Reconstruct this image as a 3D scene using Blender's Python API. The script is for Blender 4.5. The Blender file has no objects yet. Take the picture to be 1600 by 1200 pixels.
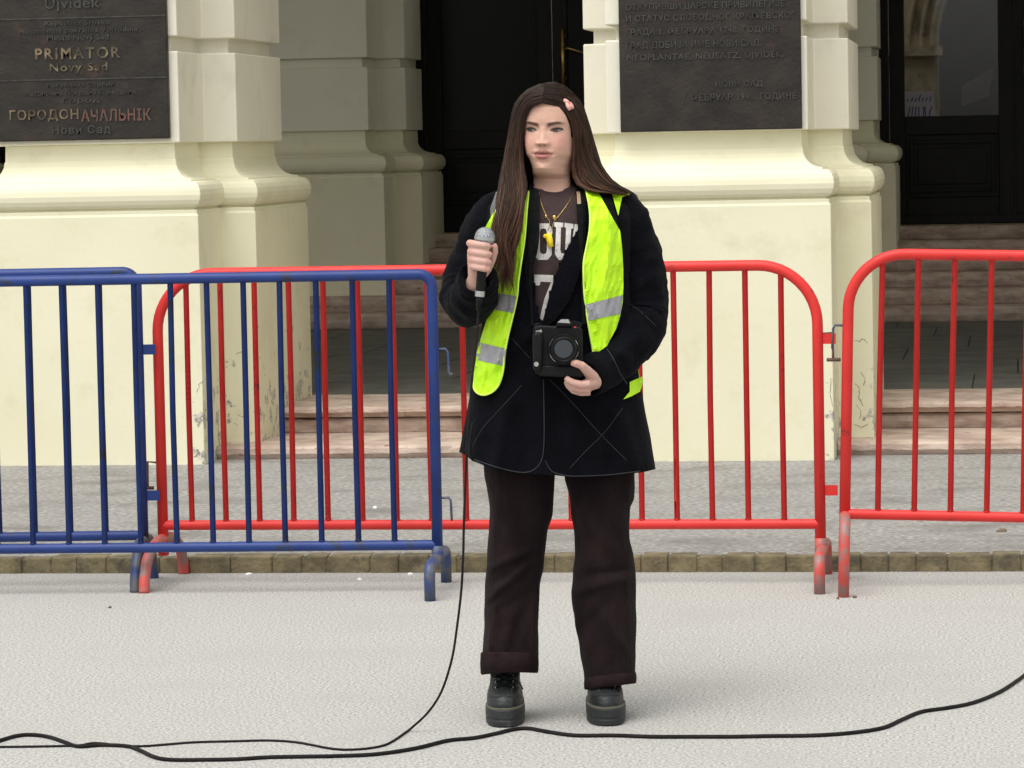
import bpy, bmesh, math, random
from mathutils import Vector, Matrix, noise
from mathutils.bvhtree import BVHTree
from mathutils.geometry import delaunay_2d_cdt
random.seed(7)
S = bpy.context.scene
COL = S.collection
# ------------------------------------------------------------------ camera
FPX = 5400.0                      # focal length in pixels of the 1600 px wide photograph
CAM = Vector((0, 0, 1.53))
YAW, PITCH, ROLL = math.radians(8.33), math.radians(3.92), 0.0200
R0 = Vector((math.cos(YAW), math.sin(YAW), 0))
DH = Vector((-math.sin(YAW), math.cos(YAW), 0))
FW = Vector((DH.x*math.cos(PITCH), DH.y*math.cos(PITCH), -math.sin(PITCH)))
U0 = R0.cross(FW)
CR = R0*math.cos(ROLL) - U0*math.sin(ROLL)
CU = U0*math.cos(ROLL) + R0*math.sin(ROLL)
cd = bpy.data.cameras.new('camera'); co = bpy.data.objects.new('camera', cd); COL.objects.link(co)
mw = Matrix((CR, CU, -FW)).transposed().to_4x4(); mw.translation = CAM
co.matrix_world = mw
cd.sensor_width = 36; cd.lens = FPX/1600*36; cd.clip_start = .1; cd.clip_end = 2000
S.camera = co
# ------------------------------------------------------------------ light
w = bpy.data.worlds.new('World'); S.world = w; w.use_nodes = True
nt = w.node_tree; nt.nodes.clear()
sky = nt.nodes.new('ShaderNodeTexSky'); sky.sky_type = 'NISHITA'; sky.sun_disc = False
SUN_EL, SUN_AZ = math.radians(64), math.radians(203)      # azimuth from +Y, clockwise: behind the photographer
sky.sun_elevation = SUN_EL; sky.sun_rotation = SUN_AZ
sky.dust_density = 3.0; sky.ozone_density = 1.0
hs = nt.nodes.new('ShaderNodeHueSaturation'); hs.inputs['Saturation'].default_value = .05   # overcast: grey-white cloud
bg = nt.nodes.new('ShaderNodeBackground'); bg.inputs[1].default_value = .15
ow = nt.nodes.new('ShaderNodeOutputWorld')
nt.links.new(sky.outputs[0], hs.inputs['Color']); nt.links.new(hs.outputs[0], bg.inputs[0]); nt.links.new(bg.outputs[0], ow.inputs[0])
sl = bpy.data.lights.new('sun', 'SUN'); sl.energy = 1.25; sl.angle = math.radians(48); sl.color = (1, .965, .92)
so = bpy.data.objects.new('sun', sl); COL.objects.link(so)
sd = Vector((math.sin(SUN_AZ)*math.cos(SUN_EL), math.cos(SUN_AZ)*math.cos(SUN_EL), math.sin(SUN_EL)))
so.rotation_euler = (-sd).to_track_quat('-Z', 'Y').to_euler(); so.location = sd*40
S.view_settings.view_transform = 'Standard'; S.view_settings.look = 'None'
S.view_settings.exposure = 0.50; S.view_settings.gamma = 1

# ------------------------------------------------------------------ calibrated measuring helpers
def ray(px, py): return (CR*((px-800)/FPX) - CU*((py-600)/FPX) + FW)
def G(px, py, z=0.0):                       # point on the level plane z
    d = ray(px, py); t = (z-CAM.z)/d.z; return CAM + d*t
def FP(px, py, Y):                          # point on the plane parallel to the facade
    d = ray(px, py); t = (Y-CAM.y)/d.y; return CAM + d*t
def proj(p):
    q = Vector(p)-CAM; z = q.dot(FW); return (800+FPX*q.dot(CR)/z, 600-FPX*q.dot(CU)/z)
PB = G(868, 1122)                           # where the person stands
def P(px, py, dy):                          # point on the person's frontal plane shifted dy away from the camera
    d = ray(px, py); t = ((PB-CAM).dot(DH)+dy)/d.dot(DH); return CAM + d*t
PXM = FPX/((PB-CAM).dot(FW))                # pixels per metre at the person

# ------------------------------------------------------------------ mesh helpers
class MB:
    def __init__(s): s.v = []; s.f = []; s.m = []
    def add(s, vs, fs, mi=0):
        n = len(s.v); s.v += [tuple(v) for v in vs]
        s.f += [tuple(n+i for i in f) for f in fs]; s.m += [mi]*len(fs)
        return s
    def box(s, a, b, mi=0):
        x0,y0,z0 = a; x1,y1,z1 = b
        return s.add([(x0,y0,z0),(x1,y0,z0),(x1,y1,z0),(x0,y1,z0),(x0,y0,z1),(x1,y0,z1),(x1,y1,z1),(x0,y1,z1)],
              [(0,3,2,1),(4,5,6,7),(0,1,5,4),(1,2,6,5),(2,3,7,6),(3,0,4,7)], mi)
    def loft(s, rings, cap=True, closed=True, mi=0):
        n = len(rings[0]); vs = [p for r in rings for p in r]; fs = []
        for i in range(len(rings)-1):
            for j in range(n if closed else n-1):
                k = (j+1) % n
                fs.append((i*n+j, i*n+k, (i+1)*n+k, (i+1)*n+j))
        if cap:
            for i, fl in ((0, True), (len(rings)-1, False)):
                c = sum((Vector(p) for p in rings[i]), Vector())/n; vs.append(tuple(c)); ci = len(vs)-1
                for j in range(n):
                    k = (j+1) % n; fs.append((ci, i*n+k, i*n+j) if fl else (ci, i*n+j, i*n+k))
        return s.add(vs, fs, mi)
    def tube(s, pts, r, seg=10, cap=True, mi=0, flat=None):
        pts = [Vector(p) for p in pts]; n = len(pts)
        if not hasattr(r, '__len__'): r = [r]*n
        rings = []; t0 = (pts[1]-pts[0]).normalized()
        u = t0.orthogonal().normalized()
        if flat: u = (Vector(flat)-t0*Vector(flat).dot(t0)).normalized()
        for i in range(n):
            a = pts[max(i-1,0)]; b = pts[min(i+1,n-1)]; t = (b-a).normalized()
            u = (u - t*u.dot(t)).normalized(); v = t.cross(u)
            rr = r[i] if hasattr(r[i], '__len__') else (r[i], r[i])
            rings.append([pts[i]+u*math.cos(2*math.pi*k/seg)*rr[0]+v*math.sin(2*math.pi*k/seg)*rr[1] for k in range(seg)])
        return s.loft(rings, cap, mi=mi)
    def ball(s, c, r, nu=14, nv=9, mi=0):
        if not hasattr(r, '__len__'): r = (r,r,r)
        rings = []
        for i in range(1, nv):
            a = math.pi*i/nv
            rings.append([(c[0]+r[0]*math.sin(a)*math.cos(2*math.pi*j/nu), c[1]+r[1]*math.sin(a)*math.sin(2*math.pi*j/nu), c[2]-r[2]*math.cos(a)) for j in range(nu)])
        return s.loft(rings, mi=mi)
    def build(s, name, mats, parent=None, smooth=False, bevel=0, org=None):
        if org is None: org = getattr(parent, 'location', Vector()) if parent is not None and parent.get('absolute') else Vector()
        if parent is not None and parent.get('absorg'): org = Vector(parent['absorg'])
        me = bpy.data.meshes.new(name)
        me.from_pydata([tuple(Vector(v)-Vector(org)) for v in s.v], [], s.f); me.validate()
        if not isinstance(mats, (list, tuple)): mats = [mats]
        for m in mats: me.materials.append(m)
        if len(mats) > 1 and len(me.polygons) == len(s.m):
            me.polygons.foreach_set('material_index', s.m)
        bm = bmesh.new(); bm.from_mesh(me); bmesh.ops.recalc_face_normals(bm, faces=bm.faces); bm.to_mesh(me); bm.free()
        if smooth: me.polygons.foreach_set('use_smooth', [True]*len(me.polygons))
        o = bpy.data.objects.new(name, me); COL.objects.link(o)
        if parent is not None: o.parent = parent
        if bevel:
            b = o.modifiers.new('bevel', 'BEVEL'); b.width = bevel; b.segments = 2; b.limit_method = 'ANGLE'; b.angle_limit = math.radians(40)
        return o
def thing(name, label, cat, loc=(0,0,0), rz=0, group=None, absolute=False, ry=0):
    o = bpy.data.objects.new(name, None); COL.objects.link(o); o.location = loc; o.rotation_euler = (0, ry, rz)
    o.empty_display_size = .1
    o['label'] = label; o['category'] = cat
    if group: o['group'] = group
    if absolute: o['absolute'] = 1
    return o
def tag(o, label=None, cat=None, group=None, kind=None):
    for k, v in (('label',label),('category',cat),('group',group),('kind',kind)):
        if v: o[k] = v
    return o
def base_at(o):                              # move a single-mesh thing's origin to the foot of its mesh
    vs = [v.co.copy() for v in o.data.vertices]
    c = Vector((sum(v.x for v in vs)/len(vs), sum(v.y for v in vs)/len(vs), min(v.z for v in vs)))
    for v in o.data.vertices: v.co -= c
    o.location = o.location + c; return o
def cr(pts, n=8):                            # Catmull-Rom through points of any dimension
    pts = [tuple(p) for p in pts]; out = []
    for i in range(len(pts)-1):
        p0 = pts[max(i-1,0)]; p1 = pts[i]; p2 = pts[i+1]; p3 = pts[min(i+2,len(pts)-1)]
        for k in range(n):
            t = k/n
            out.append(tuple(.5*((2*b)+(-a+c)*t+(2*a-5*b+4*c-d)*t*t+(-a+3*b-3*c+d)*t**3) for a,b,c,d in zip(p0,p1,p2,p3)))
    out.append(pts[-1]); return out
def lerp_tab(tab, x):
    if x <= tab[0][0]: return tab[0][1:]
    for a, b in zip(tab, tab[1:]):
        if x <= b[0]:
            t = (x-a[0])/(b[0]-a[0]); t = t*t*(3-2*t)*.5+t*.5
            return tuple(p+(q-p)*t for p, q in zip(a[1:], b[1:]))
    return tab[-1][1:]
def nz(p, s, seed=0): return noise.noise(Vector(p)*s + Vector((seed*7.3, seed*3.1, seed*1.7)))

# ------------------------------------------------------------------ materials
def mat(name, c1, c2=None, rough=.8, scale=8, detail=6, contrast=(.35,.65), bump=0, bscale=60, c3=None, s3=2.0, t3=(.55,.7), spec=.5, metal=0, sheen=0, sx=(1,1,1), vcol=None):
    m = bpy.data.materials.new(name); m.use_nodes = True; n = m.node_tree; b = n.nodes['Principled BSDF']
    b.inputs['Roughness'].default_value = rough; b.inputs['Metallic'].default_value = metal
    b.inputs['Specular IOR Level'].default_value = spec
    if sheen: b.inputs['Sheen Weight'].default_value = sheen; b.inputs['Sheen Roughness'].default_value = .5
    L = n.links.new
    g = n.nodes.new('ShaderNodeNewGeometry'); mp = n.nodes.new('ShaderNodeMapping'); mp.inputs['Scale'].default_value = sx
    L(g.outputs['Position'], mp.inputs['Vector'])
    col = None
    if vcol:
        a = n.nodes.new('ShaderNodeAttribute'); a.attribute_name = vcol; col = a.outputs['Color']
    if c2 is not None:
        t = n.nodes.new('ShaderNodeTexNoise'); t.inputs['Scale'].default_value = scale; t.inputs['Detail'].default_value = detail
        L(mp.outputs[0], t.inputs['Vector'])
        r = n.nodes.new('ShaderNodeMapRange'); r.inputs[1].default_value, r.inputs[2].default_value = contrast
        L(t.outputs[0], r.inputs[0])
        x = n.nodes.new('ShaderNodeMix'); x.data_type = 'RGBA'
        x.inputs[6].default_value = (*c1,1); x.inputs[7].default_value = (*c2,1); L(r.outputs[0], x.inputs[0]); col = x.outputs[2]
    if c3 is not None:
        t = n.nodes.new('ShaderNodeTexNoise'); t.inputs['Scale'].default_value = s3; t.inputs['Detail'].default_value = 8; t.inputs['Roughness'].default_value = .65
        L(mp.outputs[0], t.inputs['Vector'])
        r = n.nodes.new('ShaderNodeMapRange'); r.inputs[1].default_value, r.inputs[2].default_value = t3
        L(t.outputs[0], r.inputs[0])
        x = n.nodes.new('ShaderNodeMix'); x.data_type = 'RGBA'
        if col: L(col, x.inputs[6])
        else: x.inputs[6].default_value = (*c1,1)
        x.inputs[7].default_value = (*c3,1); L(r.outputs[0], x.inputs[0]); col = x.outputs[2]
    if col: L(col, b.inputs['Base Color'])
    else: b.inputs['Base Color'].default_value = (*c1,1)
    if bump:
        t = n.nodes.new('ShaderNodeTexNoise'); t.inputs['Scale'].default_value = bscale; t.inputs['Detail'].default_value = 5
        L(mp.outputs[0], t.inputs['Vector'])
        bp = n.nodes.new('ShaderNodeBump'); bp.inputs['Strength'].default_value = bump; bp.inputs['Distance'].default_value = .01
        L(t.outputs[0], bp.inputs['Height']); L(bp.outputs[0], b.inputs['Normal'])
    m['out'] = 1
    return m
# ------------------------------------------------------------------ setting: ground
M_road = mat('road_asphalt', (.19,.185,.170), (.61,.600,.565), .95, 120, 6, (.30,.70), .18, 190, c3=(.36,.35,.325), s3=2.2, t3=(.50,.88))
M_pave = mat('pavement_asphalt', (.17,.165,.152), (.39,.375,.35), .95, 52, 6, (.34,.66), .6, 60, c3=(.16,.15,.135), s3=3.2, t3=(.48,.72), sx=(.8,1.0,1))
M_brick = mat('kerb_brick', (.125,.103,.058), (.245,.205,.115), .95, 12, 7, (.35,.65), .6, 80, c3=(.085,.075,.052), s3=9, t3=(.50,.66))
M_step = mat('step_stone', (.36,.265,.21), (.56,.45,.37), .85, 7, 8, (.35,.65), .5, 45, c3=(.26,.135,.10), s3=12, t3=(.60,.70), sx=(1,1,3))
M_floor = mat('portico_floor_stone', (.085,.087,.075), (.14,.138,.115), .75, 3.5, 7, (.35,.65), .3, 40)
M_cream = mat('cream_plinth_paint', (.735,.705,.505), (.775,.75,.555), .85, 2.2, 7, (.3,.7), .12, 35, c3=(.62,.57,.39), s3=3.2, t3=(.55,.85))
M_white = mat('pale_block_paint', (.73,.70,.57), (.78,.755,.63), .85, 2.5, 7, (.3,.7), .12, 35, c3=(.60,.575,.49), s3=4, t3=(.55,.85))
M_bronze = mat('bronze_plate', (.014,.0115,.0095), (.034,.027,.0205), .45, 7, 7, (.3,.7), .25, 50, c3=(.070,.034,.022), s3=5, t3=(.58,.74), metal=.35)
M_bletter = mat('bronze_letter', (.24,.185,.11), (.060,.050,.034), .5, 22, 4, (.35,.6), 0, metal=.5)
M_bletter2 = mat('dull_bronze_letter', (.070,.066,.056), (.036,.034,.029), .5, 22, 4, (.4,.65), 0, metal=.4)
M_rletter = mat('red_stained_letter', (.17,.075,.05), (.10,.065,.05), .5, 22, 4, (.35,.6), 0, metal=.3)
M_door = mat('black_door_wood', (.0045,.0042,.004), (.0085,.008,.0078), .5, 6, 5, (.3,.7), .1, 20, sx=(6,6,.6), spec=.22)
M_brass = mat('brass', (.55,.38,.14), rough=.3, metal=1)
M_paper = mat('poster_paper', (.30,.29,.33), rough=.7)
M_purple = mat('purple_ink', (.10,.05,.16), rough=.7)
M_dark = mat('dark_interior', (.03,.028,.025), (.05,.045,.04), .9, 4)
def add_peel(m, xcs, col=(.50,.47,.40)):
    n = m.node_tree; L = n.links.new; b = n.nodes['Principled BSDF']; src = b.inputs['Base Color'].links[0].from_socket
    g = n.nodes.new('ShaderNodeNewGeometry'); sp = n.nodes.new('ShaderNodeSeparateXYZ'); L(g.outputs['Position'], sp.inputs[0])
    last = None
    def M(op, a, b_=None):
        k = n.nodes.new('ShaderNodeMath'); k.operation = op
        for i, v in enumerate((a, b_)):
            if v is None: continue
            if isinstance(v, (int, float)): k.inputs[i].default_value = v
            else: L(v, k.inputs[i])
        return k.outputs[0]
    for x in xcs:
        d = M('ABSOLUTE', M('SUBTRACT', sp.outputs['X'], x)); last = d if last is None else M('MINIMUM', last, d)
    t = n.nodes.new('ShaderNodeTexNoise'); t.inputs['Scale'].default_value = 13; t.inputs['Detail'].default_value = 7; t.inputs['Roughness'].default_value = .6
    L(g.outputs['Position'], t.inputs['Vector'])
    v = M('SUBTRACT', M('SUBTRACT', M('MULTIPLY', t.outputs[0], .955), M('MULTIPLY', last, 1.5)), M('MULTIPLY', M('MAXIMUM', M('SUBTRACT', sp.outputs['Z'], .25), 0.0), .30))
    mk = n.nodes.new('ShaderNodeMapRange'); mk.inputs[1].default_value = .50; mk.inputs[2].default_value = .53; L(v, mk.inputs[0])
    t2 = n.nodes.new('ShaderNodeTexNoise'); t2.inputs['Scale'].default_value = 60; L(g.outputs['Position'], t2.inputs['Vector'])
    cm = n.nodes.new('ShaderNodeMix'); cm.data_type = 'RGBA'; cm.inputs[6].default_value = (*[c*.45 for c in col],1); cm.inputs[7].default_value = (*[c*1.25 for c in col],1)
    r2 = n.nodes.new('ShaderNodeMapRange'); r2.inputs[1].default_value = .35; r2.inputs[2].default_value = .6; L(t2.outputs[0], r2.inputs[0]); L(r2.outputs[0], cm.inputs[0])
    x = n.nodes.new('ShaderNodeMix'); x.data_type = 'RGBA'; L(src, x.inputs[6]); L(cm.outputs[2], x.inputs[7]); L(mk.outputs[0], x.inputs[0]); L(x.outputs[2], b.inputs['Base Color'])
# road with the wall-side darker worn joint; pavement raised by the kerb
N = 2
mb = MB(); mb.add([(-150,-60,0),(150,-60,0),(150,12.262,0),(-150,12.262,0)], [(0,1,2,3)])
tag(mb.build('road', M_road), kind='structure')
mb = MB(); mb.add([(-150,12.30,.058),(150,12.30,.058),(150,90,.058),(-150,90,.058),(-150,12.30,-.05),(150,12.30,-.05)], [(0,1,2,3),(4,5,1,0)])
tag(mb.build('pavement', M_pave), kind='structure')
mb = MB(); x = -7.0
rk = random.Random(3)
while x < 4.0:
    L = rk.choice((.098,.104,.11,.11,.155))
    j = rk.uniform(-.003,.003); g = rk.uniform(.0015,.004)
    if rk.random() < .06: g = .014
    zt = .060+rk.uniform(-.003,.002)
    mb.box((x+g/2, 12.252+j, -.05), (x+L-g/2, 12.36+j*.5, zt)); x += L
mb.box((-60,12.255,-.05),(-7.0,12.36,.06)); mb.box((x,12.255,-.05),(60,12.36,.06))
mb.box((-7.0,12.259,-.05),(x,12.345,.053))
k = mb.build('kerb', M_brick, bevel=.006); tag(k, kind='structure')

# ------------------------------------------------------------------ setting: town hall front with portico
def outset(poly, o):
    n = len(poly); out = []
    for i in range(n):
        a = Vector(poly[i-1]); b = Vector(poly[i]); c = Vector(poly[(i+1)%n])
        e1 = (b-a).normalized(); e2 = (c-b).normalized()
        n1 = Vector((e1.y,-e1.x)); n2 = Vector((e2.y,-e2.x))
        out.append(b + (n1+n2)*o)
    return out
def fine(poly, o, z):
    return [(p.x,p.y,z) for p in outset(poly,o)]
def pier_plan(xa, xb, yf, d1, wout, d2):
    return [(xa,yf),(xb,yf),(xb,yf+d1),(xb+wout,yf+d1),(xb+wout,yf+d1+d2),(xa-wout,yf+d1+d2),(xa-wout,yf+d1),(xa,yf+d1)]
def pier(parent, plan, z0, zb, k=1.0, top=6.2, gpos=(2.016,2.086)):
    """z0 foot, zb underside of the blocks; k scales the mouldings"""
    def prof(t): return [fine(plan, o, z) for o, z in t]
    base = [(.105*k,z0),(.105*k,zb-.345),(.098*k,zb-.335),(.098*k,zb-.318),(.080*k,zb-.316)]
    for i in range(9):                                  # torus
        a = -math.pi/2 + math.pi*i/8
        base.append(((.083+.040*math.cos(a))*k, zb-.247+.062*math.sin(a)))
    base += [(.066*k, zb-.183),(.066*k, zb-.176)]
    for i in range(7):                                  # hollow above it
        t = i/6*math.pi/2
        base.append(((.060-.088*math.sin(t))*k, zb-.174+.092*(1-math.cos(t)) ))
    base += [(-.032, zb-.078), (-.034, zb+.001)]
    mb = MB(); mb.loft(prof(base)); b = mb.build('pier_base', M_cream, org=(0,YB,0))
    b.parent = parent; b.modifiers.new('bevel','BEVEL').width = .004
    b.modifiers['bevel'].limit_method = 'ANGLE'; b.modifiers['bevel'].angle_limit = math.radians(45); b.modifiers['bevel'].segments = 2
    sh = []; z = zb; h = gpos[0]-zb; gh = gpos[1]-gpos[0]
    while z < top:
        zt = min(z+h, top)
        sh += [(-.030,z),(0,z),(0,zt),(-.045,zt)]
        z = zt+gh
        if z < top: sh.append((-.045,z))
    mb = MB(); mb.loft(prof(sh)); s = mb.build('pier_shaft', M_white, org=(0,YB,0)); s.parent = parent
    s.modifiers.new('bevel','BEVEL').width = .007
    s.modifiers['bevel'].limit_method = 'ANGLE'; s.modifiers['bevel'].segments = 2
    return b, s
YB = 16.045
hall = thing('town_hall', 'cream arcaded building front with moulded piers, bronze plaques and black doors up the steps', 'building', (0,YB,0))
hall['absorg'] = (0,YB,0)
def hb(mb, name, m, parent=None, **k):
    parent = parent or hall
    o = mb.build(name, m, None, org=(0,YB,0), **k); o.parent = parent; return o
def sub_empty(name):
    e = bpy.data.objects.new(name, None); COL.objects.link(e); e.parent = hall; e.empty_display_size=.1
    return e
XL0, XL1 = FP(-3,150,YB).x, FP(279,150,YB).x
XR0, XR1 = FP(947,150,YB).x, FP(1262,150,YB).x
PITCHX = ((XR0+XR1)-(XL0+XL1))/2
add_peel(M_cream, [XL1+.10, XL1+.27, XR1+.10, XR1+.27])
fronts = [(XL0,XL1),(XR0,XR1),(XL0-PITCHX,XL1-PITCHX),(XL0-2*PITCHX,XL1-2*PITCHX),(XR0+PITCHX,XR1+PITCHX),(XR0+2*PITCHX,XR1+2*PITCHX)]
for xa, xb in fronts:
    e = sub_empty('pier'); plan = pier_plan(xa,xb,YB,.50,.165,1.05)
    pier(e, plan, .03, 1.583)
YR = 24.95
def rear_pier(xb, wd):
    e = sub_empty('pier'); plan = pier_plan(xb-wd,xb,YR,.42,.205,.72)
    pier(e, plan, .2, 1.674, 1.22, gpos=(2.137,2.206))
XA = FP(575,150,YR).x; XBr = FP(1371,150,YR+.42).x-.205
rear_pier(XA, 1.15); rear_pier(XBr, 1.15)
rear_pier(XA-(XBr-XA), 1.15); rear_pier(XA-2*(XBr-XA), 1.15); rear_pier(XBr+(XBr-XA), 1.15)
# arcade wall over the front piers, with round arches springing at 2.9 m
order = sorted(fronts)
mb = MB(); Y1, Y2, ZS, ZT = YB+.52, YB+1.5, 4.6, 7.6
edges = []
for (a,b),(c,d) in zip(order, order[1:]):
    x0, x1 = b+.165, c-.165; r = (x1-x0)/2; cx = (x0+x1)/2; n = 20
    top = []; cur = []
    for i in range(n+1):
        a_ = math.pi - math.pi*i/n
        cur.append((cx+r*math.cos(a_), ZS+r*math.sin(a_))); top.append((x0+(x1-x0)*i/n, ZT))
    for i in range(n):
        (p,q),(s,t),(u,v),(w_,z_) = cur[i],cur[i+1],top[i+1],top[i]
        mb.add([(p,Y1,q),(s,Y1,t),(u,Y1,v),(w_,Y1,z_)],[(0,1,2,3)]); mb.add([(p,Y2,q),(s,Y2,t),(u,Y2,v),(w_,Y2,z_)],[(3,2,1,0)])
        mb.add([(p,Y1,q),(s,Y1,t),(s,Y2,t),(p,Y2,q)],[(3,2,1,0)])
for a,b in order: mb.box((a-.16,Y1,6.202),(b+.16,Y2,ZT))
for a,b in order: mb.box((a-.155,Y1+.006,ZS),(b+.155,Y2-.006,6.2))
x0 = order[0][0]-.165; x1 = order[-1][1]+.165

hb(mb, 'arcade_wall', M_white)
mb = MB(); mb.box((x0-.4,Y1+.01,ZT+.002),(x1+.4,26.62,ZT+.3)); hb(mb, 'roof', M_white)
mb = MB(); mb.box((x0-.3,YB+1.56,6.7),(x1+.3,26.3,6.8)); hb(mb, 'portico_ceiling', M_white)
for xs_ in (x0-.5, x1+.3):                              # added unseen end walls of the portico, wide openings sized to set its light
    mb = MB(); ya_, yb_ = YB+1.56, 26.3
    mb.box((xs_,ya_,.2),(xs_+.2,ya_+1.7,6.7)); mb.box((xs_,yb_-1.9,.2),(xs_+.2,yb_,6.7)); mb.box((xs_,ya_+1.7,5.8),(xs_+.2,yb_-1.9,6.7)); hb(mb, 'added_end_wall', M_white)
# doors in the back wall
YD = 26.35; ZF = .885
bays = [(FP(655,300,YD).x, XBr-1.15-.205+.10), (FP(1376,300,YD).x, FP(1376,300,YD).x+2.02), (XA-(XBr-XA)+.1, XA-1.15-.1)]
bays.sort()
mb = MB(); xs = x0-.3
for a,b in bays: mb.box((xs,YD-.05,.2),(a,YD+.25,6.7)); mb.box((a,YD-.05,3.6),(b,YD+.25,6.7)); xs = b
mb.box((xs,YD-.05,.2),(x1+.3,YD+.25,6.7)); hb(mb, 'back_wall', M_white)
M_glass = bpy.data.materials.new('door_glass'); M_glass.use_nodes = True
b_ = M_glass.node_tree.nodes['Principled BSDF']; b_.inputs['Base Color'].default_value = (.30,.29,.26,1); b_.inputs['Roughness'].default_value = .03
b_.inputs['Transmission Weight'].default_value = 1.0; b_.inputs['IOR'].default_value = 1.5
def ring_frame(mb, x0,x1,z0,z1,y0,y1,w_,mi=0):
    mb.box((x0,y0,z0),(x0+w_,y1,z1),mi); mb.box((x1-w_,y0,z0),(x1,y1,z1),mi)
    mb.box((x0+w_,y0,z0),(x1-w_,y1,z0+w_),mi); mb.box((x0+w_,y0,z1-w_),(x1-w_,y1,z1),mi)
def door(xa, xb, zg, mg):
    e = sub_empty('double_door')
    fr = MB(); ring_frame(fr, xa, xb, ZF, 3.6, YD-.03, YD+.12, .07); fr.box((xa+.07,YD-.03,3.0),(xb-.07,YD+.12,3.12))
    hb(fr, 'door_frame', M_door, e, bevel=.006)
    xm = (xa+xb)/2
    for x0,x1 in ((xa+.075,xm-.004),(xm+.004,xb-.075)):
        lf = MB(); wd = .115; y0,y1 = YD+.0,YD+.055
        lf.box((x0,y0,ZF+.01),(x0+wd,y1,2.99)); lf.box((x1-wd,y0,ZF+.01),(x1,y1,2.99))
        for a,b in ((ZF+.01,ZF+.2),(zg-.14,zg),(2.87,2.99)): lf.box((x0+wd,y0,a),(x1-wd,y1,b))
        lf.box((x0+wd,y0+.025,ZF+.2),(x1-wd,y1-.01,zg-.14))
        ring_frame(lf, x0+wd+.03, x1-wd-.03, ZF+.24, zg-.18, y0+.008, y0+.026, .03)
        lf.box((x0+wd+.09,y0+.012,ZF+.30),(x1-wd-.09,y0+.026,zg-.24))
        hb(lf, 'door_leaf', M_door, e, bevel=.005)
        gl = MB(); gl.box((x0+wd,y0+.025,zg),(x1-wd,y0+.031,2.87)); hb(gl, 'door_glass', mg, e)
    hd = MB(); xh = xm+.09
    hd.tube([(xh,YD-.05,1.98),(xh,YD-.05,2.42)], .018, 10); hd.box((xh-.02,YD-.045,2.02),(xh+.02,YD-.002,2.06)); hd.box((xh-.02,YD-.045,2.36),(xh+.02,YD-.002,2.40))
    hd.tube([(xh+.01,YD-.08,2.28),(xh+.06,YD-.09,2.27),(xh+.17,YD-.09,2.235)], .010, 8)
    hb(hd, 'door_handle', M_brass, e, smooth=True)
    return e
M_dglass = mat('unlit_glass', (.006,.0055,.005), rough=.25, spec=.12)
door(*bays[0], 1.70, M_dglass); door(*bays[1], 1.66, M_dglass); door(*bays[2], 1.70, M_glass)
# added behind the right-hand door, open to the sky: arched wall imitating a reflection
M_reflected_arch = mat('reflected_arch_stone', (.42,.36,.26), (.60,.53,.40), .9, 5, 7, (.3,.7), .3, 30, c3=(.13,.11,.08), s3=9, t3=(.5,.7))
mb = MB(); YC = 29.4; xj = FP(1466,150,YC).x; rr_ = 1.25; zsp = FP(1440,78,YC).z; n = 24
for i in range(n):
    a0, a1 = math.pi-math.pi*i/n, math.pi-math.pi*(i+1)/n; cx = xj+rr_
    p0 = (cx+rr_*math.cos(a0), zsp+rr_*math.sin(a0)); p1 = (cx+rr_*math.cos(a1), zsp+rr_*math.sin(a1))
    mb.add([(p0[0],YC,p0[1]),(p1[0],YC,p1[1]),(p1[0],YC,5.4),(p0[0],YC,5.4)],[(0,1,2,3)]); mb.add([(p0[0],YC,p0[1]),(p1[0],YC,p1[1]),(p1[0],YC+.5,p1[1]),(p0[0],YC+.5,p0[1])],[(3,2,1,0)])
for ro in (.05,.14,.25):
    mb.tube([(cx+(rr_+ro)*math.cos(math.pi-math.pi*i/30), YC-.02, zsp+(rr_+ro)*math.sin(math.pi-math.pi*i/30)) for i in range(31)], .022, 6)
mb.box((x0,YC,.8),(xj,YC+.5,5.4)); mb.box((xj+2*rr_,YC,.8),(xj+2*rr_+2,YC+.5,5.4))
mb.box((xj-.9,YC-.09,zsp-.05),(xj+.04,YC-.002,zsp+.03)); mb.box((xj-.45,YC-.05,.9),(xj-.02,YC-.002,zsp-.052))
hb(mb, 'reflected_arch_wall', M_reflected_arch)
mb = MB(); mb.box((x0,YC+1.2,.8),(xj+2*rr_+2,YC+1.3,5.4)); mb.box((x0,YC+.51,5.0),(xj+2*rr_+2,YC+1.19,5.1)); hb(mb, 'added_arch_backing', M_dark)
mb = MB(); mb.box((x0,YD+.26,.80),(xj+5,YC-.001,.878)); hb(mb, 'added_arch_floor', M_dark)
# cracks in the plaster near the foot of the piers
M_crack = mat('crack_dark', (.16,.14,.105), rough=1)
def crack(pts, Y, r=.0022):
    mb = MB(); rc = random.Random(int(pts[0][0])); q = []
    for (a,b),(c,d) in zip(pts, pts[1:]):
        for i in range(6): q.append((a+(c-a)*i/6+rc.uniform(-1,1), b+(d-b)*i/6+rc.uniform(-1,1)))
    q.append(pts[-1]); P3 = [FP(x,y,Y) for x,y in q]
    mb.tube(P3, [r*rc.uniform(.3,1) for _ in P3], 4); return hb(mb, 'crack', M_crack)
Yp = YB-.105; Yq = YB+.50-.105
for pts, Y in (([(308,612),(312,600),(318,595)],Yp),([(319,625),(321,640),(318,655)],Yp),([(370,552),(378,549),(386,550)],Yq),([(372,648),(380,652),(388,649)],Yq),([(366,661),(372,664)],Yq),
               ([(1335,532),(1343,533),(1347,529),(1356,536)],Yq),([(1299,590),(1297,612),(1301,635)],Yp),([(1336,600),(1344,607),(1341,622),(1349,634)],Yq),([(1334,662),(1346,668),(1356,662)],Yq),([(1345,580),(1352,592),(1350,603)],Yq),([(1338,632),(1346,642),(1343,655)],Yq)):
    crack(pts, Y)
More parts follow.
